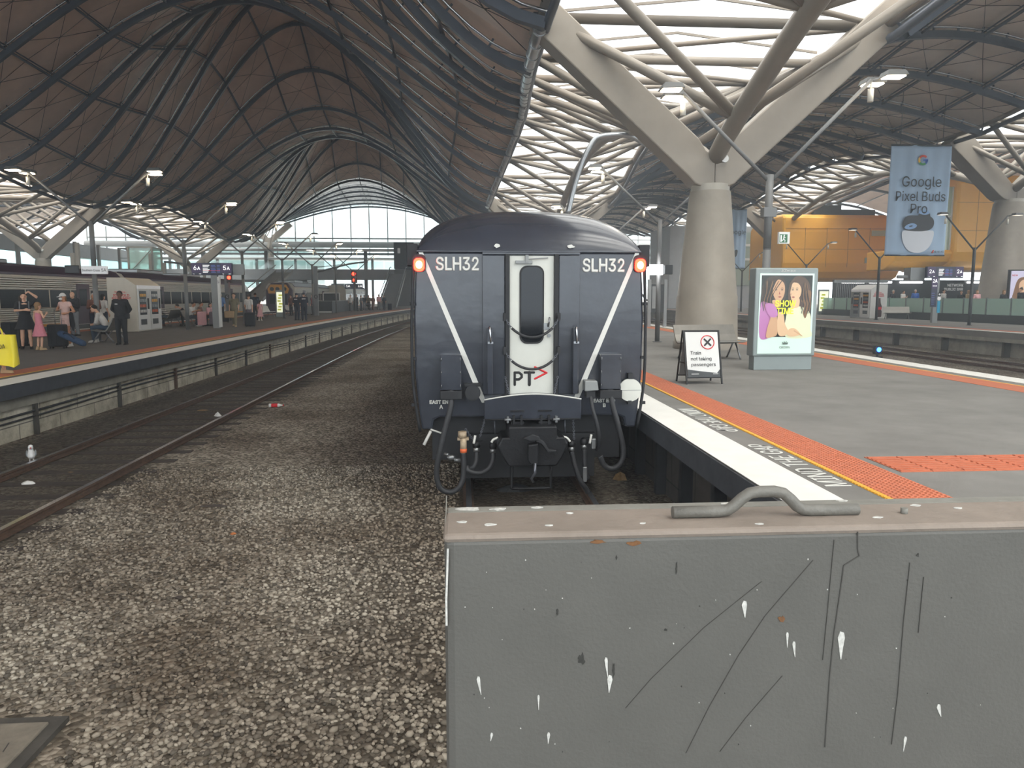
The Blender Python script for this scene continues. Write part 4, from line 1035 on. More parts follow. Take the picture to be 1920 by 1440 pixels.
shape('hair', [(-.38,1.5),(-.42,1.8),(-.3,1.99),(-.18,1.99),(-.3,1.86),(-.34,1.66)], 'ps_hair', pic); shape('hair', [(.12,1.9),(.2,1.99),(.34,1.97),(.45,1.8),(.4,1.5),(.36,1.3),(.33,1.5),(.34,1.74),(.26,1.87)], 'ps_hair2', pic)
shape('curl', [(.34,1.5),(.44,1.4),(.4,1.25),(.46,1.12),(.52,1.3),(.5,1.5)], 'ps_hair3', pic); shape('curl', [(.46,1.7),(.53,1.55),(.5,1.4),(.56,1.5),(.57,1.7)], 'ps_hair3', pic)
for k in range(7):
    x = -.54+k*.035; shape('hair_strand', [(x,1.3+.02*k),(x-.03,1.5),(x+.02,1.68),(x-.01+.03*k,1.9),(x+.012+.03*k,1.9),(x+.035,1.68),(x-.012,1.5),(x+.014,1.3+.02*k)], 'ps_hair3' if k % 2 else 'ps_dark', pic)
for k in range(6):
    x = .36+k*.034; shape('hair_strand', [(x,1.24),(x+.03,1.42),(x-.01,1.6),(x+.02-.02*k,1.86),(x+.034-.02*k,1.86),(x+.006,1.6),(x+.046,1.42),(x+.014,1.24)], 'ps_hair3' if k % 2 else 'ps_dark', pic)
for x, z in ((-.26,1.73), (-.12,1.73), (.13,1.73), (.23,1.73)):
    shape('eye', [(x-.028,z),(x,z+.011),(x+.028,z),(x,z-.008)], 'ps_dark', pic); shape('brow', [(x-.035,z+.034),(x,z+.046),(x+.035,z+.036),(x,z+.036)], 'ps_hair', pic)
for x, z, w in ((-.17,1.58,.04), (.15,1.575,.035)): shape('mouth', [(x-w,z),(x-.3*w,z+.014),(x+.3*w,z+.014),(x+w,z),(x,z-.016)], 'ps_lip', pic)
shape('nose', [(-.185,1.7),(-.16,1.64),(-.19,1.635)], 'ps_lip', pic, False); shape('nose', [(.09,1.66),(.075,1.63),(.1,1.63)], 'ps_lip', pic, False)
shape('arm', [(-.46,.74),(-.36,1.15),(-.24,1.2),(-.2,1.0),(-.2,.78),(-.32,.72)], 'ps_skin', pic); shape('sleeve', [(-.5,1.42),(-.3,1.42),(-.2,1.22),(-.28,1.14),(-.42,1.2)], 'ps_pink', pic)
shape('arm', [(-.18,.8),(-.2,1.2),(-.08,1.24),(-.02,1.0),(.06,.84),(-.04,.74)], 'ps_skin2', pic); shape('hand', [(.02,.8),(.1,.9),(.22,.9),(.34,.8),(.3,.75),(.12,.73)], 'ps_skin2', pic)
for i in range(4): shape('finger', [(.2+i*.035,.87-i*.02),(.34+i*.02,.79-i*.014),(.345+i*.02,.772-i*.014),(.19+i*.035,.845-i*.02)], 'ps_skin', pic, False)
text('SHOW', .2, 'ps_yellow', pic, (-.03, -.1335, 1.44), ext=.001, bold=.004, sx=.92); text('TIME', .2, 'ps_yellow', pic, (-.03, -.1335, 1.28), ext=.001, bold=.004, sx=.92)
shape('crown_mark', [(-.06,.56),(-.07,.62),(-.035,.59),(-.03,.64),(0,.595),(.03,.64),(.035,.59),(.07,.62),(.06,.56)], 'ps_grey', bd, False)
text('CROWN', .075, 'ps_grey', bd, (0, -.118, .495), ext=.001)
text('JCDecaux', .08, 'sign_white_plain', fr, (.02, -.104, 2.14), ext=.002, bold=.001)
b = B(); b.box(-.66, .66, -.152, -.149, .33, 2.1); b.build('glass_cover', glassmat('cover_glass', (.97,.985,.98), .012, .995), ad)

# A-frame board
sg = thing('pavement_sign', 'white folding A-frame board reading Train not taking passengers', 'sign', (4.41, 13.35, 0), .06)
def tilt(z): return -.26+z*.26
b = B()
for s in (-1, 1):
    b.beam((s*.335, -.27, 0), (s*.335, -.02, .97), .025, .03, (0,1,0)); b.beam((s*.335, .27, 0), (s*.335, .02, .97), .025, .03, (0,1,0))
b.beam((-.335, -.02, .96), (.335, -.02, .96), .03, .03); b.beam((-.335, -.235, .12), (.335, -.235, .12), .025, .025); b.beam((-.335, .235, .12), (.335, .235, .12), .025, .025)
for s in (-1, 1): b.beam((s*.335, -.17, .38), (s*.335, .17, .38), .012, .02)
b.build('frame', 'black_print', sg)
def brd(x, z): return (x, -.282+z*.258, z)
pv = B(); q = [brd(-.31,.13), brd(.31,.13), brd(.31,.94), brd(-.31,.94)]; pv.prism(q, (0, .02, -.004)); pv = pv.build('board', 'sign_white_plain', sg)
q = [(x, y+.52-z*.516, z) for x, y, z in q]; b = B(); b.prism(q, (0, .015, 0)); b.build('back_board', 'grey_mid', sg)
b = B(); o = Vector((0,-.004,-.001)); b.prism([Vector(brd(*p))+o for p in ((-.31,.13),(.31,.13),(.31,.27),(.25,.2),(-.1,.24),(-.31,.27))], (0, .003, 0)); b.build('dark_footer', 'grey_dark', pv)
ra = PI/2-math.atan(.258)
text('Train', .1, 'black_print', pv, (-.235, -.286+.56*.258, .565), rot=(ra,0,0), align='LEFT'); text('not taking', .1, 'black_print', pv, (-.235, -.286+.46*.258, .46), rot=(ra,0,0), align='LEFT'); text('passengers', .1, 'black_print', pv, (-.235, -.286+.36*.258, .355), rot=(ra,0,0), align='LEFT')
b = B(); c = Vector(brd(.105,.755)); ux = Vector((1,0,0)); uz = Vector((0,.258,1)).normalized(); of = Vector((0,-.006,0))
b.tube([c+of+ux*(.125*math.cos(a))+uz*(.125*math.sin(a)) for a in [2*PI*i/32 for i in range(32)]], .009, 6, closed=True); b.build('red_ring', 'red_print', pv)
b = B()
for s in (-1, 1): b.beam(c+of-ux*.065-uz*.065*s, c+of+ux*.065+uz*.065*s, .03, .006, (0,1,0) if False else (0,-1,.25))
b.build('cross_mark', 'black_print', pv)
b = B(); b.beam(Vector(brd(-.24,.185))+of, Vector(brd(-.1,.185))+of, .006, .012); b.beam(Vector(brd(.17,.185))+of, Vector(brd(.27,.185))+of, .006, .012); b.build('small_print', 'sign_white_plain', pv)

# benches
def bench(loc, rz, lab, m='bench_grey', L=1.7):
    t = thing('bench', lab, 'bench', loc, rz, 'metal platform benches')
    pr = [(-.28,.44),(-.27,.47),(-.1,.435),(.12,.42),(.2,.46),(.3,.62),(.42,.86),(.445,.85),(.33,.6),(.225,.435),(.14,.395),(-.1,.41),(-.27,.44)]
    b = B(); b.prism([(-L/2, y, z) for y, z in pr], (L, 0, 0)); b.build('seat', m, t)
    for s in (-1, 1):
        x = s*(L/2-.16)
        b = B(); b.tube([(x,-.02,.41), (x,-.3,0)], .022, 8); b.build('leg', 'steel', t); b = B(); b.tube([(x,.1,.41), (x,.4,0)], .022, 8); b.build('leg', 'steel', t)
    b = B(); b.tube([(-L/2+.16,.05,.4), (L/2-.16,.05,.4)], .02, 8); b.build('beam', 'steel', t)
    return t
bench((6.35, 18.4, 0), .15, 'grey metal bench between the A-frame board and the lit poster')
bench((-12.3, 26.6, 0), -PI/2+.15, 'pale bench under the man in a white jumper')
bench((-15.55, 40.6, 0), -PI/2, 'grey bench under the person in a striped top')
bench((-14.15, 40.4, 0), PI/2, 'grey bench under the man in a white t-shirt')
mat('bench_white', '#c9c9c8', .35, .3)
bench((-14.5, 53.2, 0), PI/2-.3, 'empty white bench nearest the children in pink', 'bench_white')
bench((-14.4, 55.9, 0), PI/2-.3, 'empty white bench left of the glowing yellow poster', 'bench_white')
bench((-14.0, 63.2, 0), PI/2-.3, 'white bench just behind the two police officers', 'bench_white')
bench((30.1, 49.2, 0), -.3, 'grey bench against the green glass fence of the far right platform')

# vending kiosks
def kiosk(loc, side, lab, bottle):
    t = thing('vending_kiosk', lab, 'vending kiosk', loc, 0, 'white vending kiosks')
    W_, D_ = 1.25, 2.7
    b = B(); b.prism([(-W_/2, 0, 0), (W_/2, 0, 0), (W_/2, 0, 2.08), (-side*-.15, 0, 2.42), (-W_/2, 0, 2.42) if side > 0 else (-W_/2, 0, 2.08)] if side > 0 else [(-W_/2,0,0),(W_/2,0,0),(W_/2,0,2.42),(-.15,0,2.42),(-W_/2,0,2.08)], (0, D_, 0))
    b.build('housing', 'train_cream' if not bottle else 'sign_white_plain', t, bevel=.02)
    x = side*W_/2
    for k in range(2):
        y0 = .1+k*1.28
        b = B(); b.box(min(x, x+side*.06), max(x, x+side*.06), y0, y0+1.18, .06, 1.9); vm = b.build('vending_machine', 'sign_white_plain' if k == 0 or not bottle else 'grey_mid', t, bevel=.01)
        xx = x+side*.062
        b = B(); b.box(min(xx, xx+side*.006), max(xx, xx+side*.006), y0+.08, y0+.8, .75, 1.82); b.build('display_window', 'dark_glass', vm)
        b = B(); b.box(min(xx, xx+side*.006), max(xx, xx+side*.006), y0+.12, y0+.75, .3, .55); b.build('delivery_flap', 'grey_dark', vm)
        for r in range(4):
            b = B()
            for q in range(5): b.box(min(xx+side*.007, xx+side*.012), max(xx+side*.007, xx+side*.012), y0+.12+q*.13, y0+.2+q*.13, .85+r*.24, .98+r*.24)
            b.build('goods_row', ('litter_white', 'orange_tape', 'steel', 'pod_orange')[(r+k) % 4], vm)
        b = B(); b.box(min(xx, xx+side*.01), max(xx, xx+side*.01), y0+.9, y0+1.08, 1.0, 1.5); b.build('keypad', 'black_print', vm)
    b = B(); b.box(min(x, x+side*.05), max(x, x+side*.05), .1, D_-.1, 1.92, 2.08); b.build('header', 'sign_white', t)
    text('Next Stop...', .12, 'red_print', t, (-.02, -.006, 1.78 if not bottle else 1.86)); text('ICE COLD', .17, 'red_print', t, (-.02, -.006, 1.63 if not bottle else 1.72), bold=.004); text('REFRESHMENT', .13, 'red_print', t, (-.02, -.006, 1.5 if not bottle else 1.59), bold=.003)
    if bottle:
        hb = [(0,.1),(.17,.1),(.2,.2),(.2,.5),(.16,.62),(.2,.75),(.2,.85),(.1,1.1),(.07,1.35),(.07,1.45),(0,1.45)]
        b = B(); b.prism([(x+.05, -.006, z) for x, z in hb]+[(.05-x, -.006, z) for x, z in reversed(hb[1:-1])], (0, .006, 0)); bt = b.build('printed_bottle', mat('cola_brown', '#3c1c18', .4), t)
        b = B(); b.box(-.13, .23, -.009, -.006, .62, .82); b.build('bottle_label', 'red_print', bt)
    return t
kiosk((-15.15, 34.3, 0), 1, 'white vending kiosk with two machines behind the guard in black', False)
kiosk((29.9, 51.2, 0), -1, 'white vending kiosk printed with a cola bottle on the far right platform', True)

# lit poster slabs and cabinets
t = thing('lit_poster_stand', 'slim glowing yellow and white poster stand beside the white benches', 'poster stand', (-13.9, 58.2, 0))
b = B(); b.box(-.34, .34, -.06, .06, 0, 2.05); b.build('case', 'frame_grey', t); b = B(); b.box(-.26, .3, -.07, -.06, .35, 1.9); b.build('poster', mat('poster_lit', '#e9ecd0', .5, emit=.25), t)
b = B()
for k in range(6): b.box(-.2+.05*(k % 3), .05+.06*(k % 3), -.074, -.07, .5+k*.22, .62+k*.22)
b.build('poster_art', mat('poster_art', '#c9cf4a', .5, emit=.12), t)
t = thing('lit_poster_stand', 'glowing pale poster stand at the left end of the green glass fence', 'poster stand', (31.2, 62, 0))
b = B(); b.box(-.45, .5, -.06, .06, 0, 2.15); b.build('case', 'frame_grey', t); b = B(); b.box(-.36, .42, -.07, -.06, .3, 2.0); b.build('poster', 'poster_lit', t)
b = B()
for k in range(5): b.box(-.25+.07*(k % 3), .08+.07*(k % 3), -.074, -.07, .5+k*.28, .66+k*.28)
b.build('poster_art', 'poster_art', t)
t = thing('equipment_cabinet', 'tall plain grey cabinet behind the two police officers', 'cabinet', (-13.6, 68.8, 0)); b = B(); b.box(-.4, .4, -.3, .3, 0, 1.9); b.build('body', 'grey_mid', t, bevel=.02); b = B(); b.box(-.34, .34, -.31, -.3, .1, 1.8); b.build('door', 'grey_mid', t); b = B(); b.box(-.1, .16, -.32, -.31, 1.2, 1.45); b.build('label_plate', 'grey_dark', t)
t = thing('barrier_enclosure', 'low dark grey panelled enclosure in the middle of the left platform', 'barrier', (-12.9, 70, 0))
b = B(); b.box(-.95, .9, 0, .06, .02, 1.1); b.box(.84, .9, 0, 14.5, .02, 1.1); b.box(-.95, -.89, 0, 14.5, .02, 1.1); b.build('panel', 'grey_dark', t); b = B(); b.box(-1, .95, -.03, .09, 1.1, 1.16); b.box(.81, .95, 0, 14.5, 1.1, 1.16); b.build('top_rail', 'grey_mid', t)
b = B(); b.box(-.9, .85, -.012, 0, .04, .2); b.build('kick_strip', 'sign_white_plain', t)
t = thing('notice_board', 'dark notice board with a white frame standing inside the low enclosure', 'notice board', (-12.98, 75.5, 0)); b = B(); b.box(-.85, .85, -.05, .05, .9, 1.95); b.build('frame', 'sign_white_plain', t, bevel=.05); b = B(); b.box(-.75, .75, -.06, -.05, .98, 1.85); b.build('panel', 'shop_dark', t); b = B(); b.box(-.7, -.6, -.04, .04, 0, .9); b.build('leg', 'grey_post', t); b = B(); b.box(.6, .7, -.04, .04, 0, .9); b.build('leg', 'grey_post', t)
def info_board(loc, lab):
    t = thing('information_board', lab, 'information board', loc)
    for x in (-.42, .42): b = B(); b.box(x-.08, x+.08, -.08, .08, 0, 2.45); b.build('post', 'grey_mid', t)
    b = B(); b.box(-.34, .34, -.04, .04, .75, 2.2); b.build('panel', 'grey_dark', t); b = B(); b.box(-.28, .0, -.05, -.04, .95, 2.1); b.build('timetable', 'grey_mid', t); return t
info_board((10.2, 38, 0), 'grey two-post timetable board behind the lamp post with the white box sign')
# red signals, gantry posts
t = thing('railway_signal', 'signal with two red lights above a small screen on the left platform', 'signal', (-11.85, 83.7, 0)); b = B(); b.box(-.12, .12, -.1, .1, 0, 3.4); b.build('post', 'grey_post', t)
for z, r in ((4.05, .2), (3.35, .14)): b = B(); b.box(-.3, .3, -.05, .3, z-.32, z+.32); k = b.build('lamp_case', 'black_print', t); b = B(); b.tube([(0,-.1,z), (0,-.06,z)], r, 18); b.build('red_light', 'red_lamp', k)
b = B(); b.box(-.95, .95, -.2, -.1, 2.4, 2.95); s = b.build('screen', 'screen_navy', t); text('5A', .4, 'screen_text', s, (-.65, -.21, 2.7)); text('6A', .4, 'screen_text', s, (.65, -.21, 2.7))
t = thing('railway_signal', 'single red signal light just right of the screens marked 6A and 5A', 'signal', (-15.2, 50, 0)); b = B(); b.tube([(0,0,0), (0,0,2.5)], .05, 8); b.build('post', 'grey_post', t); b = B(); b.box(-.16, .16, 0, .2, 2.45, 3.05); k = b.build('lamp_case', 'black_print', t); b = B(); b.tube([(0,-.03,2.8), (0,0,2.8)], .11, 16); b.build('red_light', 'red_lamp', k)
t = thing('ground_signal', 'small ground signal glowing blue between the right hand tracks', 'signal', (18.3, 31.2, GZ)); b = B(); b.box(-.18, .18, -.12, .12, 0, .08); b.tube([(0,0,0), (0,0,.2)], .05, 8); b.build('foot', 'black_print', t); b = B(); b.box(-.17, .17, -.1, .12, .18, .55); b.build('case', 'black_print', t, bevel=.03)
b = B(); b.ell((.0,-.11,.38), (.1,.04,.1)); b.build('blue_light', 'blue_lamp', t)
for (x, y, z, w, lab) in ((-16.3, 53.2, 3.6, .3, 'square grey gantry post left of the white benches'), (-11.75, 61.3, 4.0, .3, 'square grey gantry post beyond the police officers')):
    t = thing('gantry_post', lab, 'post', (x, y, 0), 0, 'gantry posts on the left platform'); b = B(); b.box(-w/2, w/2, -w/2, w/2, 0, z); b.build('post', 'grey_post', t)
    s = -1 if x < -14 else 1
    b = B(); b.tube(spl([(0,0,z-.5), (s*1.2,0,z-.2), (s*2.8,0,z+.2), (s*4.2,0,z+.35)], 4), .07, 8); b.tube([(0,0,z-.1), (s*4.2,0,z+.35)], .03, 6); b.build('bracket', 'grey_post', t)
    b = B(); b.tube([(0,-w/2-.02,1.55), (0,-w/2,1.55)], .16, 18); k = b.build('letter_disc', 'black_print', t); text('C', .2, 'sign_white', k, (0, -w/2-.025, 1.55))
# other platform lamp posts (right platform): dark slender ones
heads_dim[0] = True
d0 = lamp_post((27.75, 38.6, 0), 'dark lamp post in front of the broad right hand column', span=1.75, z2=5.9, heads=1, dark=True)
for x, y, w in ((27.8, 47.8, 'dark lamp post standing at the white cola kiosk'), (28.4, 59.5, 'dark lamp post whose arms cross the left orange pod'), (28.6, 74, 'farthest dark lamp post, just right of the near lamp post')): dup(d0, (x, y, 0), 0, w)

# hanging banners
def banner(x0, x1, y, z0, z1, lab, full):
    t = thing('hanging_banner', lab, 'banner', ((x0+x1)/2, y, 0)); w = (x1-x0)/2
    b = B(); rows = []
    for i in range(25):
        v = i/24; rows.append([(-w+2*w*j/32, .05*math.sin(j*.9+v*2)*(.3+.7*v*(1-v)*2)+.035*math.sin(j*.37-v*5), z1+(z0-z1)*v) for j in range(33)])
    b.grid(rows); cl_ = b.build('cloth', mat('banner_blue', '#a9c0d8', .8, 0, (.8, .06)), t, solid=.01)
    b = B(); b.tube([(-w,0,z1), (w,0,z1)], .05, 8); b.tube([(-w,0,z0), (w,0,z0)], .04, 8); b.build('batten', 'grey_dark', t)
    b = B(); b.tube([(-w*.7,0,z1), (-w*.7,0,z1+3.0)], .02, 6); b.tube([(w*.7,0,z1), (w*.7,0,z1+3.0)], .02, 6); b.build('hanging_wire', 'grey_dark', t)
    return t, cl_, w
t, cl_, w = banner(23.55, 27.0, 40, 3.85, 9.8, 'large pale blue hanging banner showing earbuds in a white case', True)
mat('g_red', '#d95040', .7); mat('g_yel', '#e2b23c', .7); mat('g_grn', '#4a9a5e', .7); mat('g_blu', '#4a72c4', .7); mat('bud_grey', '#4a4c50', .7); mat('bud_case', '#dfe3ea', .7); mat('bud_blue', '#8fb0d8', .7); mat('print_navy', '#2c3038', .7)
yb = -.11
def arcseg(m, a0, a1, r=.28, cx=.08, cz=9.0):
    b = B(); pts = [(cx+r*math.cos(a), yb, cz+r*math.sin(a)) for a in [a0+(a1-a0)*i/10 for i in range(11)]]+[(cx+(r-.11)*math.cos(a), yb, cz+(r-.11)*math.sin(a)) for a in [a1+(a0-a1)*i/10 for i in range(11)]]
    b.prism(pts, (0, .01, 0)); b.build('emblem_arc', m, cl_)
arcseg('g_red', .7, 2.6); arcseg('g_yel', 2.6, 3.7); arcseg('g_grn', 3.7, 5.4); arcseg('g_blu', 5.4, 6.25)
b = B(); b.box(.08, .36, yb, yb+.01, 8.945, 9.055); b.build('emblem_bar', 'g_blu', cl_)
text('Google', .86, 'print_navy', cl_, (.08, yb, 7.85), sx=.92); text('Pixel Buds', .82, 'print_navy', cl_, (.06, yb, 7.06), sx=.84); text('Pro', .82, 'print_navy', cl_, (.0, yb, 6.4), sx=.92)
lay[0] = 0
def bs_(name, pts, m): return shape(name, pts, m, cl_, True, y=yb, k=5)
bs_('case_picture', [(-.85,5.15),(-.8,4.6),(-.5,4.15),(0,3.98),(.5,4.1),(.85,4.5),(.95,5.15),(.5,5.2),(-.4,5.2)], 'bud_case')
bs_('bud_picture', [(-.8,5.3),(-.85,5.7),(-.6,6.0),(0,6.02),(.6,6.02),(.92,5.75),(.85,5.35),(.4,5.18),(-.4,5.18)], 'bud_grey')
bs_('bud_picture', [(.05,5.9),(.05,6.15),(.3,6.3),(.6,6.25),(.65,5.9)], 'bud_grey')
bs_('tip_picture', [(.02,6.15),(.1,6.28),(.35,6.33),(.6,6.25),(.62,6.12),(.35,6.06)], 'bud_blue'); bs_('tip_picture', [(-.75,5.35),(-.6,5.52),(-.3,5.6),(-.05,5.5),(-.15,5.34),(-.5,5.26)], 'bud_blue')
shape('mark', [(.26,6.17),(.42,6.17),(.42,6.22),(.26,6.22)], 'black_print', cl_, False, y=yb); shape('mark', [(-.48,5.39),(-.3,5.43),(-.3,5.49),(-.48,5.45)], 'black_print', cl_, False, y=yb)
text('JB HI-FI', .16, 'print_navy', cl_, (1.3, yb, 4.05)); b = B(); b.cap((.95,yb,4.0), (1.0,yb,4.12), .04, .03); b.build('small_mark', 'g_red', cl_)
t, cl_, w = banner(26.9, 29.25, 75, 4.4, 10.4, 'second pale blue banner, mostly hidden behind the huge column', False)
text('Google', .7, 'print_navy', cl_, (.1, -.14, 8.1)); lay[0] = 0
shape('bud_picture', [(-.3,5.9),(.1,6.3),(.3,6.2),(.2,5.7),(0,5.6)], 'bud_grey', cl_, True, y=-.14)
# ------------------------------------------------------------------ trains and buildings around the hall
def corrugated(x, y0, y1, z0, z1, n, side, d=.02):
    b = B(); rows = []
    for i in range(n*4+1):
        z = z0+(z1-z0)*i/(n*4); o = d*(0, 1, 1, 0, 0)[i % 4]
        rows.append([(x+side*o, y0, z), (x+side*o, y1, z)])
    b.grid(rows, False); return b
def railcar(t, y0, y1, xs, xf, cab=None):
    """one silver car; xs = near side plane, xf = far side plane"""
    b = B(); b.prism([(xf, y0, -.75), (xs, y0, -.75), (xs, y0, 2.5), (xs-.25, y0, 2.86), (xs-.9, y0, 3.0), (xf+.9, y0, 3.0), (xf+.25, y0, 2.86), (xf, y0, 2.5)], (0, y1-y0, 0)); body = b.build('car_body', 'train_cream', t)
    b = B(); b.prism([(xs+.012, y0+.05, 2.52), (xs+.012, y0+.05, 2.62), (xs-.24, y0+.05, 2.9), (xs-.5, y0+.05, 3.0), (xs-.5, y0+.05, 2.8), (xs-.2, y0+.05, 2.6)], (0, y1-y0-.1, 0)); b.build('roof_edge', 'train_purple', body)
    corrugated(xs, y0+.1, y1-.1, 1.9, 2.38, 5, 1).build('corrugated_panel', 'train_silver', body)
    corrugated(xs, y0+.1, y1-.1, .32, 1.05, 8, 1).build('corrugated_panel', 'train_silver', body)
    b = B(); b.box(xs, xs+.012, y0+.2, y1-.2, 1.08, 1.88); b.build('window_band', 'dark_glass', body)
    k = y0+.9
    while k < y1-2:
        b = B(); b.box(xs+.012, xs+.02, k+1.72, k+1.8, 1.08, 1.88); b.build('window_bar', 'train_cream', body); k += 1.9
    b = B(); b.box(xs, xs+.016, y0+.1, y1-.1, .2, .3); b.build('yellow_stripe', 'train_orange', body)
    b = B(); b.box(xs-.05, xs+.004, y0+.1, y1-.1, -.75, .18); b.build('skirt', 'grey_dark', body)
    for y in (y0+4, y1-5):
        b = B(); b.box(xs+.005, xs+.022, y, y+1.3, .2, 2.2); d = b.build('door', 'train_purple', body); b = B(); b.box(xs+.022, xs+.03, y+.3, y+1.0, 1.1, 1.95); b.build('door_window', 'dark_glass', d)
    b = B(); b.box(xf+.5, xs-.6, y0+3, y0+7, 3.0, 3.25); b.build('roof_unit', 'steel', body, bevel=.05)
    b = B(); b.box(xf+.5, xs-.6, y0+10, y0+14, 3.0, 3.2); b.build('roof_unit', 'steel', body, bevel=.05)
    for y in (y0+3, y1-5): b = B(); b.tube([(xs-.35, y, -.6), (xs-.22, y, -.6)], .42, 18); b.build('wheel', 'black_iron', body)
    return body
t = thing('passenger_train', 'long silver train with a purple roof edge alongside the left platform', 'train', (0,0,0))
railcar(t, -6, 19.4, -19.15, -22.0); railcar(t, 20, 43.4, -19.15, -22.0); railcar(t, 44, 67.5, -19.15, -22.0)
# rounded cab nose
b = B(); rows = []
for i in range(8):
    q = i/7; y = 67.5+2.8*math.sin(q*PI/2); s = 1-.28*(1-math.cos(q*PI/2)); zt = 3.0-.9*(1-math.cos(q*PI/2))
    rows.append([(-20.575+1.425*s*math.copysign(abs(math.cos(a))**.45, math.cos(a)), y, -.7+(zt+.7)*abs(math.sin(a))**.45) for a in [PI*j/16 for j in range(17)]])
b.grid(rows); b.add(rows[-1], [tuple(range(17))], False); nb_ = b.build('cab_nose', 'train_silver', t)
b = B(); b.box(-21.3, -19.85, 70.2, 70.34, 1.0, 2.0); b.build('windscreen', 'dark_glass', nb_)
b = B(); b.box(-19.45, -19.1, 67.6, 69.2, 1.2, 2.0); b.build('cab_window', 'dark_glass', nb_)
t = thing('passenger_train', 'second silver train with an orange and purple nose further along the left platform', 'train', (0,0,0))
def bendcar(y0, y1):
    railcar(t, y0, y1, -19.15+cv((y0+y1)/2), -22.0+cv((y0+y1)/2))
bendcar(77, 97); bendcar(98, 118)
dx = cv(87)
b = B(); b.prism([(-21.9+dx, 76.95, -.7), (-19.25+dx, 76.95, -.7), (-19.25+dx, 76.95, 2.2), (-19.7+dx, 76.95, 2.95), (-21.4+dx, 76.95, 2.95), (-21.9+dx, 76.95, 2.2)], (0, -.5, 0)); nb_ = b.build('cab_front', 'train_purple', t, bevel=.15)
b = B(); b.prism([(-21.6+dx, 76.42, 1.85), (-19.7+dx, 76.42, 1.85), (-19.55+dx, 76.42, 2.3), (-19.85+dx, 76.42, 2.75), (-21.4+dx, 76.42, 2.75), (-21.7+dx, 76.42, 2.3)], (0, .03, 0)); op = b.build('orange_panel', 'train_orange', nb_)
for x in (-21.25, -20.7, -20.0): b = B(); b.tube([(x+dx, 76.36, 2.3), (x+dx, 76.42, 2.3)], .2, 16); b.build('headlamp', 'black_print', op)
b = B(); b.box(-21.5+dx, -19.8+dx, 76.4, 76.44, .8, 1.75); b.build('windscreen', 'dark_glass', nb_)

# far left station building, seen over the silver train
wl_ = B(); wl_.box(-60, -59, 10, 150, GZ, 3.2); wl_.box(-60, -56, 10, 150, 5.2, 5.7); wl_.box(-60, -59, 10, 150, 7.6, 9.6); tag(wl_.build('wall_far_left', 'facade_grey'), kind='structure')
b = B(); b.box(-59.6, -59.5, 10, 150, 3.2, 7.6); tag(b.build('window_5', 'pane_glass'), kind='structure')
for k in range(20):
    b = B(); y = 14+k*7; b.box(-55.8, -55.4, y-.2, y+.2, GZ, 9.4); tag(b.build('gallery_post', 'bone_steel'), 'pale steel post in front of the far left station building', 'post', 'posts of the far left building')
b = B(); b.box(-56, -26, 128, 132, 4.0, 5.4); tag(b.build('wall_gallery', 'grey_dark'), kind='structure')
t = thing('lift_shaft', 'teal glass lift shaft with steel frame behind the silver train', 'lift', (-36, 88, GZ))
b = B()
for x in (-1.3, 1.3):
    for y in (-1.3, 1.3): b.box(x-.09, x+.09, y-.09, y+.09, 0, 8.2)
for z in (2.6, 5.2, 8.1): b.box(-1.35, 1.35, -1.38, -1.26, z, z+.14); b.box(1.26, 1.38, -1.35, 1.35, z, z+.14)
b.beam((-1.3,-1.32,5.3), (1.3,-1.32,8), .08, .08); b.beam((-1.3,-1.32,5.2), (1.3,-1.32,2.7), .08, .08); b.build('frame', 'bone_steel', t)
b = B(); b.box(-1.22, 1.22, -1.22, 1.22, .1, 8.1); b.build('glass', 'green_glass', t)
for x, y, z in ((-37.5,76,6.8), (-33.8,84,6.2), (-32.4,84,5.2), (-33,92,7.0), (-33.2,99,6.4), (-40,80,6.0)):
    b = B(); b.box(x-.16, x+.16, y-.16, y+.16, GZ, z); tag(b.build('canopy_post', 'bone_steel'), 'plain pale steel post standing behind the silver train', 'post', 'pale posts behind the silver train')
slab('platform_far_left', lambda y: -56, lambda y: -24, [10, 60, 140], 'asphalt_left')
# clutter of dark trains beyond: another carriage row
t = thing('passenger_train', 'dark roofed train on the track behind the first silver train', 'train', (0,0,0))
b = B(); b.prism([(-31.5,30,-.7),(-28.6,30,-.7),(-28.6,30,2.5),(-29.2,30,2.95),(-30.9,30,2.95),(-31.5,30,2.5)], (0,70,0)); b.build('car_body', 'grey_mid', t); b = B(); b.box(-28.6,-28.58,30.5,99.5,1.0,1.9); b.build('window_band', 'dark_glass', t); b = B(); b.box(-30.6,-29.4,32,98,2.95,3.2); b.build('roof_unit', 'grey_dark', t)

# footbridge with stairs towards the far end
t = thing('footbridge', 'grey footbridge crossing the tracks near the glazed far end', 'footbridge', (0,0,0))
b = B(); b.box(-52, 24, 118, 122, 4.15, 5.75); b.build('deck', 'facade_grey', t)
for k in range(19): b = B(); x = -52+k*4; b.box(x+.08, x+3.92, 118, 118.06, 5.8, 7.0); b.build('glass_panel', 'clear_glass', t)
b = B(); b.box(-52, 24, 117.95, 118.1, 7.3, 7.4); b.build('hand_rail', 'steel', t)
for x in (-50, -40, -30.4, -15, -6.5, 10, 20): b = B(); b.box(x-.25, x+.25, 119, 119.6, GZ, 8.6); b.build('post', 'grey_post', t)
b = B(); b.box(-52, 24, 117.8, 122.2, 8.7, 8.9); b.build('roof', 'canopy_pale', t)
t = thing('staircase', 'grey stairs climbing from the left platform to the footbridge', 'stairs', (-9.6, 97, 0))
for k in range(30): b = B(); b.box(-1.1, 1.1, k*.6, k*.6+.62, k*.165-.04, k*.165+.15); b.build('step', 'grey_mid', t)
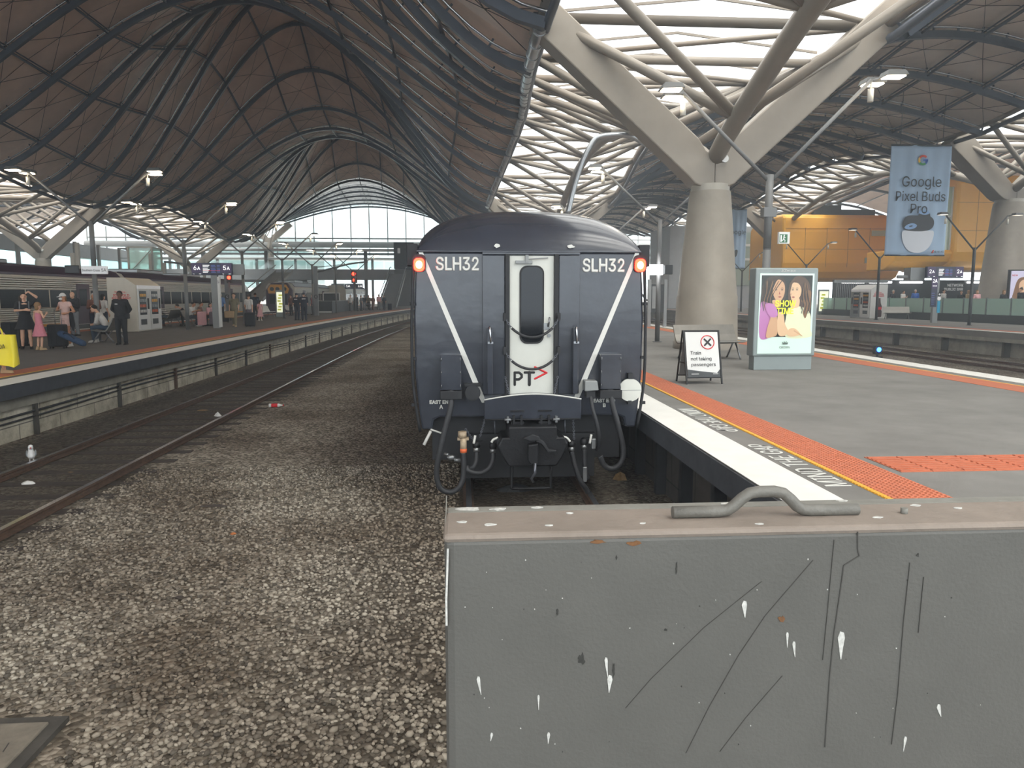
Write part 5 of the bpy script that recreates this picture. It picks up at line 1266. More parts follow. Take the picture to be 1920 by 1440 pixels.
for s in (-1, 1):
    b = B(); b.prism([(s*1.15, 0, -.05), (s*1.15, 18, 4.9), (s*1.15, 18, 5.3), (s*1.15, 0, .35)], (s*.08, 0, 0)); b.build('stringer', 'grey_post', t)
    b = B(); b.tube([(s*1.2, -.3, 1.0), (s*1.2, 18, 6.0), (s*1.2, 20, 6.0)], .05, 8)
    for k in range(8): b.tube([(s*1.2, k*2.5, .2+k*.69), (s*1.2, k*2.5, 1.05+k*.69)], .03, 6)
    b.build('hand_rail', 'steel', t)
t = thing('lift_tower', 'dark square lift tower at the head of the stairs', 'lift', (-8.9, 119.5, 0)); b = B(); b.box(-1.5, 1.6, -2.2, 1.5, 5.8, 9.9); b.build('car_housing', 'grey_dark', t, bevel=.05); b = B(); b.box(-1.5, 1.6, -2.0, 1.5, GZ, 5.7); b.build('shaft', 'grey_post', t); b = B(); b.box(-.9,-.5,-2.25,-2.2,8.2,9); b.build('light_panel', 'sign_white', t)
t = thing('staircase', 'pale stairs behind the orange nosed train on the left', 'stairs', (-25.3, 92, 0))
for k in range(24): b = B(); b.box(-1.1, 1.1, k*.7, k*.7+.72, 1+k*.165-.04, 1+k*.165+.15); b.build('step', 'bone_steel', t)
b = B(); b.box(-.2, .2, .1, .5, GZ, 1.0); b.build('support_post', 'grey_post', t)
for s in (-1, 1): b = B(); b.tube([(s*1.2, 0, 2.0), (s*1.2, 17, 6.0)], .06, 8); b.beam((s*1.2, 0, 1.1), (s*1.2, 17, 5.1), .06, .4); b.build('hand_rail', 'bone_steel', t)
# outside beyond the far end
for x, y, w, h, d, m, lab in ((-60, 230, 30, 20, 20, 'facade_grey', 'pale grey building outside the far end on the left'), (30, 220, 40, 16, 20, 'facade_grey', 'pale low building outside beyond the middle platform')):
    t = thing('distant_building', lab, 'building', (x, y, GZ)); b = B(); b.box(-w/2, w/2, 0, d, 0, h); b.build('walls', m, t)
    for i in range(5): b = B(); b.box(-w/2+1, w/2-1, -.1, 0, 2+i*h/6, 3.6+i*h/6); b.build('window', 'pane_glass', t)

slab('concourse_right', lambda y: 31.4, lambda y: 46.0, [20, 62.9], 'asphalt', 0); bpy.data.objects['concourse_right'].location.z = .3
# right hand concourse: glass fence, shops, orange pods
t = thing('glass_fence', 'green glass fence along the back of the far right platform', 'fence', (0,0,0))
y = 30
k = 0
while y < 62:
    x = 31.2; b = B(); b.box(x, x+.02, y+.03, y+1.97, .5, 1.45); b.build('glass_panel', 'fence_glass', t); b = B(); b.box(x-.06, x+.06, y-.03, y+.03, .4, 1.5); b.build('clamp', 'steel', t); y += 2
b = B(); b.box(31.1, 31.35, 30, 62, 0, .5); b.build('base', 'grey_dark', t)
b = B(); b.box(46, 47, 20, 61, 0, 3.7); tag(b.build('wall_shops', 'shop_dark'), kind='structure')
b = B(); b.box(33, 47, 63, 64, 0, 3.0); tag(b.build('wall_shops_back', 'shop_dark'), kind='structure')
t = thing('shop_sign', 'white letters of a bar name on the dark shopfront', 'sign', (43.6, 62.99, 0)); text('NETWORK', .34, 'sign_white', t, (.15, 0, 2.55), bold=.006); text('PUBLIC BAR', .34, 'sign_white', t, (0, 0, 2.2), bold=.006)
for i, (x, y) in enumerate(((34.3, 62.91), (36.8, 62.91), (39.6, 62.91), (45.8, 62.91))):
    b = B(); b.tube([(x-1, y, 2.8), (x+1, y, 2.8)], .09, 10); tag(b.build('tube_lamp', 'tube_light'), 'white tube lamp under the orange pods', 'lamp', 'tube lamps under the pods')
t = thing('ticket_gate_fence', 'row of pale upright railings left of the cola kiosk', 'fence', (0,0,0))
for k in range(26): b = B(); x = 31.6+k*.16; b.tube([(x, 60.5, .2), (x, 60.5, 2.7)], .025, 6); b.build('railing', 'steel', t)
b = B(); b.box(31.3, 36, 60.4, 60.6, 2.7, 2.95); b.build('beam', 'grey_mid', t)
def pod(name, lab, prof, x0, x1, y0):
    t = thing(name, lab, 'building', (0,0,0)); b = B(); b.prism([(x0, y0+y, z) for y, z in prof], (x1-x0, 0, 0)); b.build('shell', 'pod_orange', t, bevel=.25); return t
profA = [(1.6,3.2),(.7,3.5),(.2,4.1),(0,5.0),(0,8.2),(.25,9.6),(.6,10.0),(7,10.2),(9,9),(9,3.2)]
ta = pod('office_pod', 'long rounded orange office pod left of the hanging banner', profA, 33.2, 46.0, 75)
for z in (6.4, 8.5): b = B(); b.box(33.4, 45.8, 74.985, 75.02, z, z+.04); b.build('panel_seam', 'pod_seam', ta)
for x in (35.5, 37.8, 40.1, 42.4): b = B(); b.box(x, x+.04, 74.985, 75.02, 4.6, 8.6); b.build('panel_seam', 'pod_seam', ta)
for x0, x1, z0 in ((42.6,45,7.8), (42.0,45,5.0)): b = B(); b.box(x0, x1, 74.9, 75.0, z0, z0+.55); b.build('slit_window', 'green_glass', ta)
b = B(); b.box(35, 44, 77, 82, 10.1, 10.7); b.box(37,40,76.5,80,10.1,11.1); b.build('roof_plant', 'grey_dark', ta)
profB = [(1.8,3.9),(.8,4.1),(.25,4.6),(0,5.4),(0,11.2),(.3,12.0),(8,12.4),(8,3.9)]
tb = pod('office_pod', 'tall bright orange office pod right of the hanging banner', profB, 42.7, 58.0, 62)
for z in (7.2, 9.6): b = B(); b.box(42.8, 57, 61.985, 62.02, z, z+.04); b.build('panel_seam', 'pod_seam', tb)
for x in (44.6, 48): b = B(); b.box(x, x+.04, 61.985, 62.02, 4.8, 11.2); b.build('panel_seam', 'pod_seam', tb)
b = B(); b.prism([(36.4,63.2,4.0),(42.75,62.6,4.0),(42.75,62.1,4.9),(36.4,62.6,5.1)], (0,0,.01)) if False else b.prism([(37.7,62.2,5.3),(37.7,62.6,4.6),(37.7,64.2,3.9),(37.7,67,3.9),(37.7,67,5.6),(37.7,62.4,5.6)], (5.1,0,0)); b.build('sill', 'pod_orange', tb, bevel=.1)
b = B(); b.box(39.0, 42.7, 62.6, 62.7, 5.6, 11.0); b.build('glass_wall', 'green_glass', tb)
b = B(); b.box(39.0, 42.7, 66, 66.2, 5.6, 11.0); b.build('inner_wall', 'facade_grey', tb)
for x in (39.0, 40.8, 42.6): b = B(); b.box(x, x+.12, 62.5, 62.6, 5.6, 11.0); b.build('mullion', 'sign_white_plain', tb)
b = B(); b.box(39.0, 42.7, 62.5, 62.6, 8.4, 8.55); b.build('transom', 'sign_white_plain', tb)
t = thing('office_block', 'grey office block with green glass seen between the column and the orange pod', 'building', (0,0,0))
b = B(); b.box(27, 40, 95, 105, GZ, 10.6); b.build('walls', 'facade_grey', t); b = B(); b.box(33.5, 39.5, 94.8, 95, 3, 9.8); b.build('glass_front', 'green_glass', t); b = B(); b.box(29.5, 33, 94.7, 95, 4.4, 7.6); b.build('dark_screen', mat('dark_violet', '#35324e', .5), t); b = B(); b.box(29, 33.2, 94.6, 95, 7.8, 9.4); b.build('dark_panel', 'shop_dark', t)
for z in (6.2, 8.0): b = B(); b.box(33.4, 39.6, 94.7, 94.8, z, z+.3); b.build('floor_edge', 'sign_white_plain', t)
b = B(); b.box(12, 27, 122, 124, 5.8, 9.6); tag(b.build('wall_bridge_shops', 'grey_dark'), kind='structure')
t = thing('direction_sign', 'white strip sign with arrow symbols high up left of the huge column', 'sign', (18.2, 121.88, 8.0)); b = B(); b.box(-1.8, 2.2, -.1, .1, -.5, .5); b.build('panel', 'sign_white', t); b = B(); b.box(-1.6, -.7, -.13, -.1, -.35, .35); b.build('symbol', 'black_print', t); b = B(); b.box(1.0, 1.9, -.13, -.1, -.35, .35); b.build('symbol', 'black_print', t); b = B(); b.tube([(.15,-.14,0),(.15,-.1,0)], .36, 18); b.build('symbol', 'grey_mid', t)
t = thing('escalator', 'pale escalator rising left of the huge column towards the footbridge', 'escalator', (0,0,0)); b = B(); b.prism([(16.6,74,0),(16.6,78,0),(16.6,98,6),(16.6,94,6.2)], (2.4,0,0)); b.build('truss', 'sign_white_plain', t)
for x in (16.6, 19): b = B(); b.tube([(x,73,1.1),(x,75,1.2),(x,95,7.2),(x,97,7.2)], .1, 8); b.build('hand_rail', 'black_print', t)
t = thing('poster_screen', 'framed beauty poster mounted at the foot of the broad right hand column', 'poster', (34.15, 43.25, -.3), -.1)
b = B(); b.box(-.7, .85, -.1, .1, .6, 3.5); b.build('frame', 'black_print', t); b = B(); b.box(-.62, .77, -.12, -.1, .7, 3.42); pb = b.build('picture', mat('poster_lilac', '#c9c4dc', .5, emit=.1), t); lay[0] = 0
def ps(n, pts, m): shape(n, pts, m, pb, True, y=-.125, k=4)
ps('hair', [(-.45,1.6),(-.4,2.2),(-.2,2.9),(.2,3.05),(.5,2.9),(.65,2.2),(.7,1.6),(.1,1.4)], 'ps_hair3'); ps('shoulders', [(-.6,1.0),(-.5,1.5),(-.1,1.7),(.4,1.7),(.75,1.4),(.75,1.0)], 'ps_skin2'); ps('face', [(-.1,2.4),(-.05,2.75),(.2,2.9),(.45,2.75),(.48,2.3),(.3,1.95),(.1,1.95)], 'ps_skin2')
for x in (.08, .34): ps('eye', [(x-.06,2.42),(x,2.45),(x+.06,2.42),(x,2.4)], 'ps_dark')
ps('mouth', [(.1,2.1),(.2,2.14),(.32,2.1),(.2,2.06)], 'ps_lip'); text('NEW', .17, 'red_print', pb, (-.4, -.13, 3.15))

# litter and the gull
def litter(name, lab, loc, pts, m, h=.05, rz=0):
    b = B(); n = len(pts); b.add([(x, y, 0) for x, y in pts]+[(0, 0, h)]+[(x*.6, y*.6, h*.8*random.uniform(.5, 1)) for x, y in pts], [(i, (i+1) % n, n+1+(i+1) % n, n+1+i) for i in range(n)]+[(n+1+i, n+1+(i+1) % n, n) for i in range(n)]+[tuple(reversed(range(n)))], False)
    tag(b.build(name, m, None, loc, (0,0,rz)), lab, 'litter')
def rag(w, d, n=9): return [(w*math.cos(2*PI*i/n)*random.uniform(.6, 1.1), d*math.sin(2*PI*i/n)*random.uniform(.6, 1.1)) for i in range(n)]
litter('plastic_bag', 'crumpled white plastic bag lying between the rails below the gull', (-6.3, 10.9, GZ), rag(.17, .07), 'litter_white', .06)
litter('paper_scrap', 'small pale paper scrap just right of the gull between the rails', (-6.05, 11.6, GZ), rag(.09, .05), 'litter_brown', .02)
litter('paper_cup', 'crushed white paper cup between the rails of the left track', (-5.55, 17.0, GZ), rag(.1, .07), 'litter_white', .1)
litter('paper_scrap', 'brown paper scrap lying beside the far left rail', (-6.2, 17.9, GZ), rag(.14, .1), 'litter_brown', .02)
litter('leaf', 'dry orange leaf lying on the gravel in the open', (-2.62, 8.35, GZ+.02), rag(.045, .03), 'leaf_dry', .02)
litter('stick', 'dark broken stick lying on the gravel midway to the carriage', (-3.2, 9.5, GZ+.02), [(-.22,0),(-.1,.025),(.1,.02),(.22,.0),(.1,-.02),(-.1,-.015)], 'timber', .03)
litter('wood_chip', 'short dark wood chip near the middle of the gravel', (-2.55, 6.55, GZ+.02), rag(.07, .025, 6), 'timber', .02)
litter('plastic_bag', 'dark torn plastic on the ground under the coupler', (.75, 10.1, GZ), rag(.3, .12), 'rubber', .1)
litter('paper_scrap', 'pale folded wrapper in the gap beside the platform wall', (2.25, 8.9, GZ), rag(.12, .06), 'litter_white', .08)
litter('food_wrapper', 'tan food wrapper in the gap under the platform edge', (2.35, 10.6, GZ), rag(.12, .09), 'litter_brown', .12)
t = thing('drink_bottle', 'red labelled drink bottle lying on the gravel right of the left track', 'bottle', (-4.55, 18.2, GZ+.06)); b = B(); b.tube([(-.16,0,0), (.08,0,0), (.13,0,0), (.17,0,0)], [.045,.045,.02,.018], 12); b.build('body', 'litter_white', t); b = B(); b.tube([(-.1,0,0), (.05,0,0)], .047, 12); b.build('label', 'red_print', t); b = B(); b.tube([(.17,0,0), (.19,0,0)], .021, 10); b.build('cap', 'red_print', t)
t = thing('pit_cover', 'cracked concrete pit cover set in the gravel at the bottom left corner', 'pit cover', (-3.02, 4.06, GZ)); b = B(); b.box(-.55, .4, -.7, .5, -.05, .05); b.build('slab', mat('pit_slab', '#7d766a', .9, 0, (5, .3), (20, .3)), t, bevel=.01); b = B(); b.box(-.62, .48, -.78, .58, -.05, .035); b.build('frame', 'concrete_dark', t)
for i in range(26):
    b = B(); x, y = random.uniform(-.5, .35), random.uniform(-.65, .42); a = random.uniform(0, PI); L = random.uniform(.06, .16); b.beam((x, y, .051), (x+L*math.cos(a), y+L*math.sin(a), .051), .006, .003); b.build('crack', 'concrete_dark', t)
g = thing('gull', 'white gull standing on the ground left of the rails', 'bird', (-6.96, 12.2, GZ), .5)
b = B(); b.ell((0, .0, .17), (.062, .13, .07), 14, 10); b.cap((0, -.08, .21), (0, -.10, .30), .045, .034); b.ell((0, -.115, .315), (.04, .048, .04)); b.cap((0, .1, .17), (0, .2, .15), .04, .012); b.cap((.025, .0, .12), (.025, -.01, .01), .012, .006); b.cap((-.025, .0, .12), (-.025, -.01, .01), .012, .006)
b.build('body', 'gull_white', g, remesh=.008)
for s in (-1, 1): b = B(); b.ell((s*.058, .05, .185), (.018, .13, .05)); b.build('wing', 'gull_grey', g)
b = B(); b.tube([(0,-.155,.31), (0,-.2,.303)], [.012,.003], 8); b.build('beak', 'red_print', g)
for s in (-1, 1): b = B(); b.ell((s*.034,-.135,.325), (.006,.006,.006), 8, 6); b.build('eye', 'black_print', g)
for s in (-1, 1): b = B(); b.prism([(s*.025-.015,-.05,.0),(s*.025+.015,-.05,.0),(s*.025,.01,.0)], (0,0,.008)); b.build('foot', 'red_print', g)
# ------------------------------------------------------------------ people and luggage
for n_, c_ in dict(skin_light='#d8a98c', skin_tan='#b98465', skin_dark='#6e4a38', hair_brown='#3a2a20', hair_black='#17140f', hair_grey='#a7a39c', hair_fair='#8a6a48', cloth_black='#1b1c20', cloth_navy='#1e2635', cloth_denim='#3d5064', cloth_white='#d6d4cf', cloth_greyblue='#8f9aa3', cloth_pink='#cf7f8c', cloth_palepink='#dba6a8', cloth_olive='#77705a', cloth_mauve='#6a5e68', cloth_blue='#5f80b0', cloth_brown='#6a4436', cloth_floral='#d8b4aa', cloth_tan='#b59873', cloth_grey='#75777a', cloth_orange='#d0763c', shoe_white='#d5d3cc', shoe_black='#151515', cloth_red='#8c3a3a', bright_blue='#2f62b4').items():
    mat(n_, c_, .8 if 'skin' not in n_ else .55, 0, (14, .12))
def stripes(name, c1, c2, sc):
    m = mat(name, c1, .85); nt = m.node_tree; n = nt.nodes; l = nt.links
    tc = n.new('ShaderNodeTexCoord'); w = n.new('ShaderNodeTexWave'); w.bands_direction = 'Z'; w.inputs['Scale'].default_value = sc
    l.new(tc.outputs['Object'], w.inputs['Vector']); r = n.new('ShaderNodeValToRGB'); r.color_ramp.interpolation = 'CONSTANT'; r.color_ramp.elements[0].color = (*lin(c1), 1); r.color_ramp.elements[1].position = .5; r.color_ramp.elements[1].color = (*lin(c2), 1)
    l.new(w.outputs['Color'], r.inputs[0]); l.new(r.outputs[0], n['Principled BSDF'].inputs['Base Color'])
stripes('cloth_striped', '#1c1c20', '#d0cdc6', 3.2)
STAND = dict(pel=(0,0,.95), wai=(0,0,1.10), che=(0,0,1.30), nec=(0,.015,1.48), hd=(0,-.012,1.625),
    sl=(.175,.01,1.415), el=(.23,.03,1.15), wl=(.225,-.06,.91), fl=(.215,-.10,.83), hl=(.092,0,.93), kl=(.10,-.015,.51), al=(.105,.03,.09),
    sr=(-.175,.01,1.415), er=(-.23,.03,1.15), wr=(-.225,-.06,.91), fr=(-.215,-.10,.83), hr=(-.092,0,.93), kr=(-.10,-.015,.51), ar=(-.105,.03,.09))
def posed(**kw):
    d = dict(STAND); d.update(kw); return d
def sitting(lean=0.0, head=0.0):
    d = dict(STAND); dz = -.43
    for k in ('pel','wai','che','nec','hd','sl','sr'):
        x, y, z = STAND[k]; q = (z-.95); d[k] = (x, y-lean*q-(head if k == 'hd' else 0), z+dz-.25*lean*q*lean)
    for s, q in (('l', 1), ('r', -1)):
        d['h'+s] = (q*.095, 0, .51); d['k'+s] = (q*.11, -.44, .52); d['a'+s] = (q*.11, -.40, .09)
        sx, sy, sz = d['s'+s]; d['e'+s] = (q*.23, sy-.06, sz-.27); d['w'+s] = (q*.13, -.30-lean*.1, .63); d['f'+s] = (q*.11, -.38-lean*.1, .62)
    return d
WALK = posed(kl=(.10,-.17,.53), al=(.10,-.24,.10), kr=(-.10,.06,.50), ar=(-.10,.26,.15))
def etube(b, pts, rx, ry, n=14):
    rows = []
    for (x, y, z), a, c in zip(pts, rx, ry): rows.append([(x+a*math.cos(2*PI*j/n), y+c*math.sin(2*PI*j/n), z) for j in range(n+1)])
    b.grid(rows); b.add(rows[0][:-1], [tuple(reversed(range(n)))], False); b.add(rows[-1][:-1], [tuple(range(n))], False)
def lerp(a, b_, t): return tuple(a[i]+(b_[i]-a[i])*t for i in range(3))
def person(label, loc, rz, h=1.72, pose=None, skin='skin_light', hair='hair_brown', hairstyle='short', top=None, sleeve=.45, bottom=None, leg=1.0, dress=None, hem=.45, shoes='shoe_black', build=1.0, fem=False, near=False, kid=False, hat=None, extra=None, group=None):
    J = dict(pose or STAND); sc = h/1.75
    t = thing('person', label, 'person', loc, rz, group); t.scale = (sc, sc, sc)
    w = build; vox = .013
    hip = (.155 if fem else .15)*w; wst = (.115 if fem else .14)*w; chs = (.145 if fem else .165)*w
    def torso(b, g, z0='pel'):
        p, wa, c, n = J['pel'], J['wai'], J['che'], J['nec']
        etube(b, [lerp(p, wa, -.55), p, wa, lerp(wa, c, .5), c, lerp(c, n, .55), lerp(c, n, .86)], [hip*.75+g, hip+g, wst+g, (wst+chs)/2+g, chs+g, .14*w+g, .07+g], [.085*w+g, .115*w+g, .10*w+g, .11*w+g, .115*w+g, .09*w+g, .055+g])
        b.cap(J['sl'], J['sr'], .062*w+g, .062*w+g)
    b = B(); torso(b, 0)
    b.cap(lerp(J['che'], J['nec'], .7), lerp(J['nec'], J['hd'], .55), .058, .05)
    hd = Vector(J['hd']); hs = 1.18 if kid else 1.0
    b.ell(hd+Vector((0,.01,.02)), (.077*hs, .095*hs, .108*hs), 16, 12); b.ell(hd+Vector((0,-.03,-.055)), (.055*hs, .06*hs, .062*hs)); b.cap(hd+Vector((0,-.086*hs,.018)), hd+Vector((0,-.103*hs,-.018)), .011, .015)
    for s in (-1, 1): b.ell(hd+Vector((s*.078*hs, .012, 0)), (.014, .024, .034), 8, 6)
    for s in 'lr':
        q = 1 if s == 'l' else -1
        b.cap(J['s'+s], J['e'+s], .05*w, .04*w); b.cap(J['e'+s], J['w'+s], .041*w, .027*w)
        wv, fv = Vector(J['w'+s]), Vector(J['f'+s]); d = (fv-wv).normalized(); sd = d.cross(Vector((q*1.0, .2, 0))).normalized()
        pm = wv+d*.075; b.cap(wv+d*.01, pm, .03, .036, flat=.6, axis=sd)
        for i in range(4):
            o = sd*((i-1.5)*.021); L = (.065, .078, .074, .058)[i]; k = pm+o+d*(.02); tip = k+d*L*.55+Vector((-q*.006,0,0)); e2 = tip+d*L*.42+Vector((-q*.02, -.006, 0))
            b.cap(k, tip, .0095, .009, 7); b.cap(tip, e2, .009, .0075, 7)
        th = wv+d*.03+sd*-.03; b.cap(th, th+d*.045+sd*-.022, .013, .011, 7); b.cap(th+d*.045+sd*-.022, th+d*.075+sd*-.02, .011, .008, 7)
        b.cap(J['h'+s], J['k'+s], .083*w, .055*w); b.cap(J['k'+s], lerp(J['k'+s], J['a'+s], .35), .054*w, .056*w); b.cap(lerp(J['k'+s], J['a'+s], .35), J['a'+s], .056*w, .036)
        a = Vector(J['a'+s]); b.cap(a+Vector((0,.03,-.045)), a+Vector((q*.015,-.13,-.055)), .04, .032, flat=.9)
    b.build('body', skin, t, remesh=vox)
    if bottom:
        b = B(); p, wa = J['pel'], J['wai']; etube(b, [lerp(p, wa, -.6), p, lerp(p, wa, .75)], [hip*.85+.02, hip+.016, wst+.03], [.10*w+.012, .115*w+.016, .105*w+.016])
        for s in 'lr':
            k = lerp(J['h'+s], J['k'+s], min(1, leg*2)); b.cap(J['h'+s], k, .088*w+.012, (.088-.03*min(1, leg*2))*w+.016)
            if leg > .5: b.cap(J['k'+s], lerp(J['k'+s], J['a'+s], (leg-.5)*2*.97), .058*w+.014, .05*w+.012)
        b.build('trousers' if leg > .6 else 'shorts', bottom, t, remesh=.016)
    if top:
        b = B(); p, wa, c, n = J['pel'], J['wai'], J['che'], J['nec']
        etube(b, [lerp(p, wa, -.15), wa, c, lerp(c, n, .55), lerp(c, n, .84)], [hip+.026, wst+.03, chs+.02, .145*w+.014, .075+.01], [.115*w+.03, .10*w+.03, .115*w+.022, .09*w+.016, .065])
        b.cap(J['sl'], J['sr'], .062*w+.014, .062*w+.014)
        for s in 'lr':
            if sleeve > 0: b.cap(J['s'+s], lerp(J['s'+s], J['e'+s], min(1, sleeve*2)), .052*w+.016, .044*w+.018)
            if sleeve > .5: b.cap(J['e'+s], lerp(J['e'+s], J['w'+s], (sleeve-.5)*2*.95), .044*w+.017, .034*w+.014)
        b.build('top', top, t, remesh=.016)
    if dress:
        b = B(); p, wa, c, n = J['pel'], J['wai'], J['che'], J['nec']
        if not top:
            etube(b, [lerp(p, wa, .2), wa, c, lerp(c, n, .5)], [hip+.02, wst+.022, chs+.016, .125*w], [.12*w+.016, .10*w+.022, .115*w+.018, .09*w+.012])
            if sleeve > 0: b.cap(J['sl'], J['sr'], .07*w, .07*w)
            for s in 'lr': 
                if sleeve > 0: b.cap(J['s'+s], lerp(J['s'+s], J['e'+s], min(1, sleeve*2)), .066*w, .06*w)
                else: b.cap(lerp(c, n, .4), lerp(J['nec'], J['s'+s], .55), .03, .02)
        fl_ = .10 if hem < .7 else .05
        if abs(J['kl'][1]-J['pel'][1]) < .3:
            etube(b, [(0, .01, hem), (0, 0, (hem+p[2])/2), p, wa], [hip+.05+fl_, hip+.035+fl_*.4, hip+.024, wst+.022], [.13*w+.03+fl_, .125*w+.02+fl_*.5, .12*w+.018, .10*w+.02])
        else:
            for s in 'lr': b.cap(J['h'+s], J['k'+s], .115*w, .10*w)
            etube(b, [lerp(p, wa, -.6), p, wa], [hip+.03, hip+.03, wst+.022], [.12*w+.02, .12*w+.02, .10*w+.02])
        b.build('skirt' if top else 'dress', dress, t, remesh=.016)
    for s in 'lr':
        q = 1 if s == 'l' else -1; a = Vector(J['a'+s]); b = B(); b.cap(a+Vector((0,.04,-.04)), a+Vector((q*.016,-.14,-.052)), .05, .04, flat=.85); b.cap(a+Vector((0,.025,.01)), a+Vector((0,.02,-.04)), .048, .05); b.box(a.x-.045+q*.008, a.x+.045+q*.008, a.y-.19, a.y+.085, a.z-.09, a.z-.068)
        b.build('shoe', shoes, t, remesh=.014)
    b = B(); c = hd+Vector((0,.018,.035))
    vs0 = len(b.v)
    if hairstyle != 'bald':
        rows = []
        for i in range(8):
            th = (PI*.60)*i/7; row = []
            for j in range(17):
                ph = 2*PI*j/16; fr = max(0, -math.sin(ph)); tt = th*(1-.42*fr)
                row.append(c+Vector((.088*hs*math.sin(tt)*math.cos(ph), .106*hs*math.sin(tt)*math.sin(ph), .106*hs*math.cos(tt)))) 
            rows.append(row)
        b.grid(rows)
        if hairstyle == 'long': b.cap(hd+Vector((0,.06,.0)), hd+Vector((0,.09,-.22)), .075, .05, flat=.6, axis=(1,0,0)); [b.cap(hd+Vector((s*.07,.02,.02)), hd+Vector((s*.085,.03,-.18)), .03, .025) for s in (-1, 1)]
        if hairstyle == 'pony': b.cap(hd+Vector((0,.11,.05)), hd+Vector((0,.15,-.16)), .035, .018)
        if hairstyle == 'bun': b.ell(hd+Vector((0,.10,.09)), (.045,.045,.045))
        if hairstyle == 'bob': b.cap(hd+Vector((0,.05,.0)), hd+Vector((0,.06,-.08)), .085, .08, flat=.8, axis=(1,0,0))
        b.build('hair', hair, t)
    if hat:
        b = B(); rows = [[c+Vector((.096*hs*math.sin(PI*.5*i/5)*math.cos(2*PI*j/16), .114*hs*math.sin(PI*.5*i/5)*math.sin(2*PI*j/16), .112*hs*math.cos(PI*.5*i/5)+.004)) for j in range(17)] for i in range(6)]; b.grid(rows); b.cap(c+Vector((0,-.10,.0)), c+Vector((0,-.16,-.012)), .07, .06, flat=.15, axis=(1,0,0)); b.build('cap', hat, t)
    for s in (-1, 1): b = B(); b.ell(hd+Vector((s*.033*hs, -.083*hs, .018)), (.013, .008, .008), 8, 6); b.build('eye', 'hair_black', t)
    b = B(); b.cap(hd+Vector((-.02,-.088*hs,-.06)), hd+Vector((.02,-.088*hs,-.06)), .006, .006, 6); b.build('mouth', 'cloth_red', t)
    if extra: extra(t, J)
    return t
def backpack(m):
    def f(t, J):
        c = Vector(J['che']); b = B(); b.cbox(c+Vector((0,.20,-.05)), (.28,.16,.42)); b.build('backpack', m, t, bevel=.05)
        for s in (-1, 1): b = B(); b.tube(spl([c+Vector((s*.11,.14,.1)), c+Vector((s*.12,.06,.175)), c+Vector((s*.12,-.08,.14)), c+Vector((s*.12,-.13,-.02)), c+Vector((s*.14,.05,-.17))], 4), .018, 6); b.build('strap', m, t)
    return f
def maskcap(t, J):
    hd = Vector(J['hd']); b = B(); b.ell(hd+Vector((0,-.07,-.045)), (.06,.05,.05)); b.build('face_mask', 'cloth_white', t)
    b = B(); b.box(hd.x-.07, hd.x+.07, hd.y-.1, hd.y-.08, hd.z+.005, hd.z+.035); b.build('sunglasses', 'cloth_black', t)
    e = Vector(J['el']); b = B(); b.cap(e+Vector((-.03,-.10,-.1)), e+Vector((-.02,-.08,-.45)), .085, .10, flat=.55, axis=(1,0,0)); b.cap(e+Vector((-.0,-.1,-.40)), e+Vector((.02,-.1,-.62)), .07, .035, flat=.55, axis=(1,0,0)); b.build('folded_jacket', 'cloth_black', t, remesh=.015)
def handbag(col, side=-1, size=(.36,.18,.26), drop=.28):
    def f(t, J):
        w = Vector(J['fr' if side < 0 else 'fl']); b = B(); b.cbox(w+Vector((0,0,-drop)), size); b.build('bag', col, t, bevel=.06); b = B(); b.tube(spl([w+Vector((-.12,0,-drop+.1)), w+Vector((-.06,0,-.0)), w+Vector((.06,0,-.0)), w+Vector((.12,0,-drop+.1))], 4), .014, 6); b.build('bag_handle', col, t)
    return f
def crossbag(t, J):
    p = Vector(J['pel']); b = B(); b.cbox(p+Vector((.2,-.02,-.02)), (.12,.2,.16)); b.build('side_bag', 'cloth_black', t, bevel=.02); c = Vector(J['che']); b = B(); b.tube(spl([p+Vector((.2,-.05,.05)), c+Vector((.02,-.16,0)), c+Vector((-.14,-.08,.14)), c+Vector((-.13,.07,.15))], 5), .012, 6); b.build('bag_strap', 'cloth_black', t)
    b = B(); b.cbox(Vector(J['che'])+Vector((-.07,-.155,.03)), (.08,.01,.03)); b.build('badge', 'cloth_white', t)
def police(t, J):
    p = Vector(J['pel']); b = B(); etube(b, [tuple(p+Vector((0,0,.06))), tuple(p+Vector((0,0,.12)))], [.175,.172], [.14,.138]); b.build('duty_belt', 'shoe_black', t); b = B(); b.cbox(p+Vector((.18,0,.02)), (.07,.1,.16)); b.build('radio_pouch', 'shoe_black', t, bevel=.015)
    b = B(); b.cbox(Vector(J['che'])+Vector((0,.135,.06)), (.22,.012,.06)); b.build('back_patch', 'cloth_white', t)
ARMS_UP = posed(el=(.33,-.02,1.62), wl=(.13,-.05,1.78), fl=(.05,-.03,1.72), er=(-.24,-.05,1.20), wr=(-.02,-.22,1.22), fr=(.06,-.24,1.22), kl=(.10,-.05,.51), ar=(-.12,.10,.10))
HIPS = posed(el=(.36,.02,1.17), wl=(.17,-.12,1.10), fl=(.1,-.16,1.1), er=(-.36,.02,1.2), wr=(-.12,-.15,1.20), fr=(-.05,-.17,1.22), hd=(-.02,-.05,1.62))
BEHIND = posed(el=(.27,.08,1.16), wl=(.12,.16,.98), fl=(.05,.17,.94), er=(-.27,.08,1.16), wr=(-.12,.16,.98), fr=(-.05,.17,.94))
CARRY = posed(el=(.24,.0,1.15), wl=(.24,-.10,.90), fl=(.24,-.13,.82))
PHONE = posed(el=(.22,-.02,1.14), wl=(.12,-.24,1.22), fl=(.08,-.28,1.28), er=(-.22,-.02,1.14), wr=(-.12,-.22,1.18), fr=(-.06,-.27,1.2), hd=(0,-.04,1.61))
W90 = PI/2
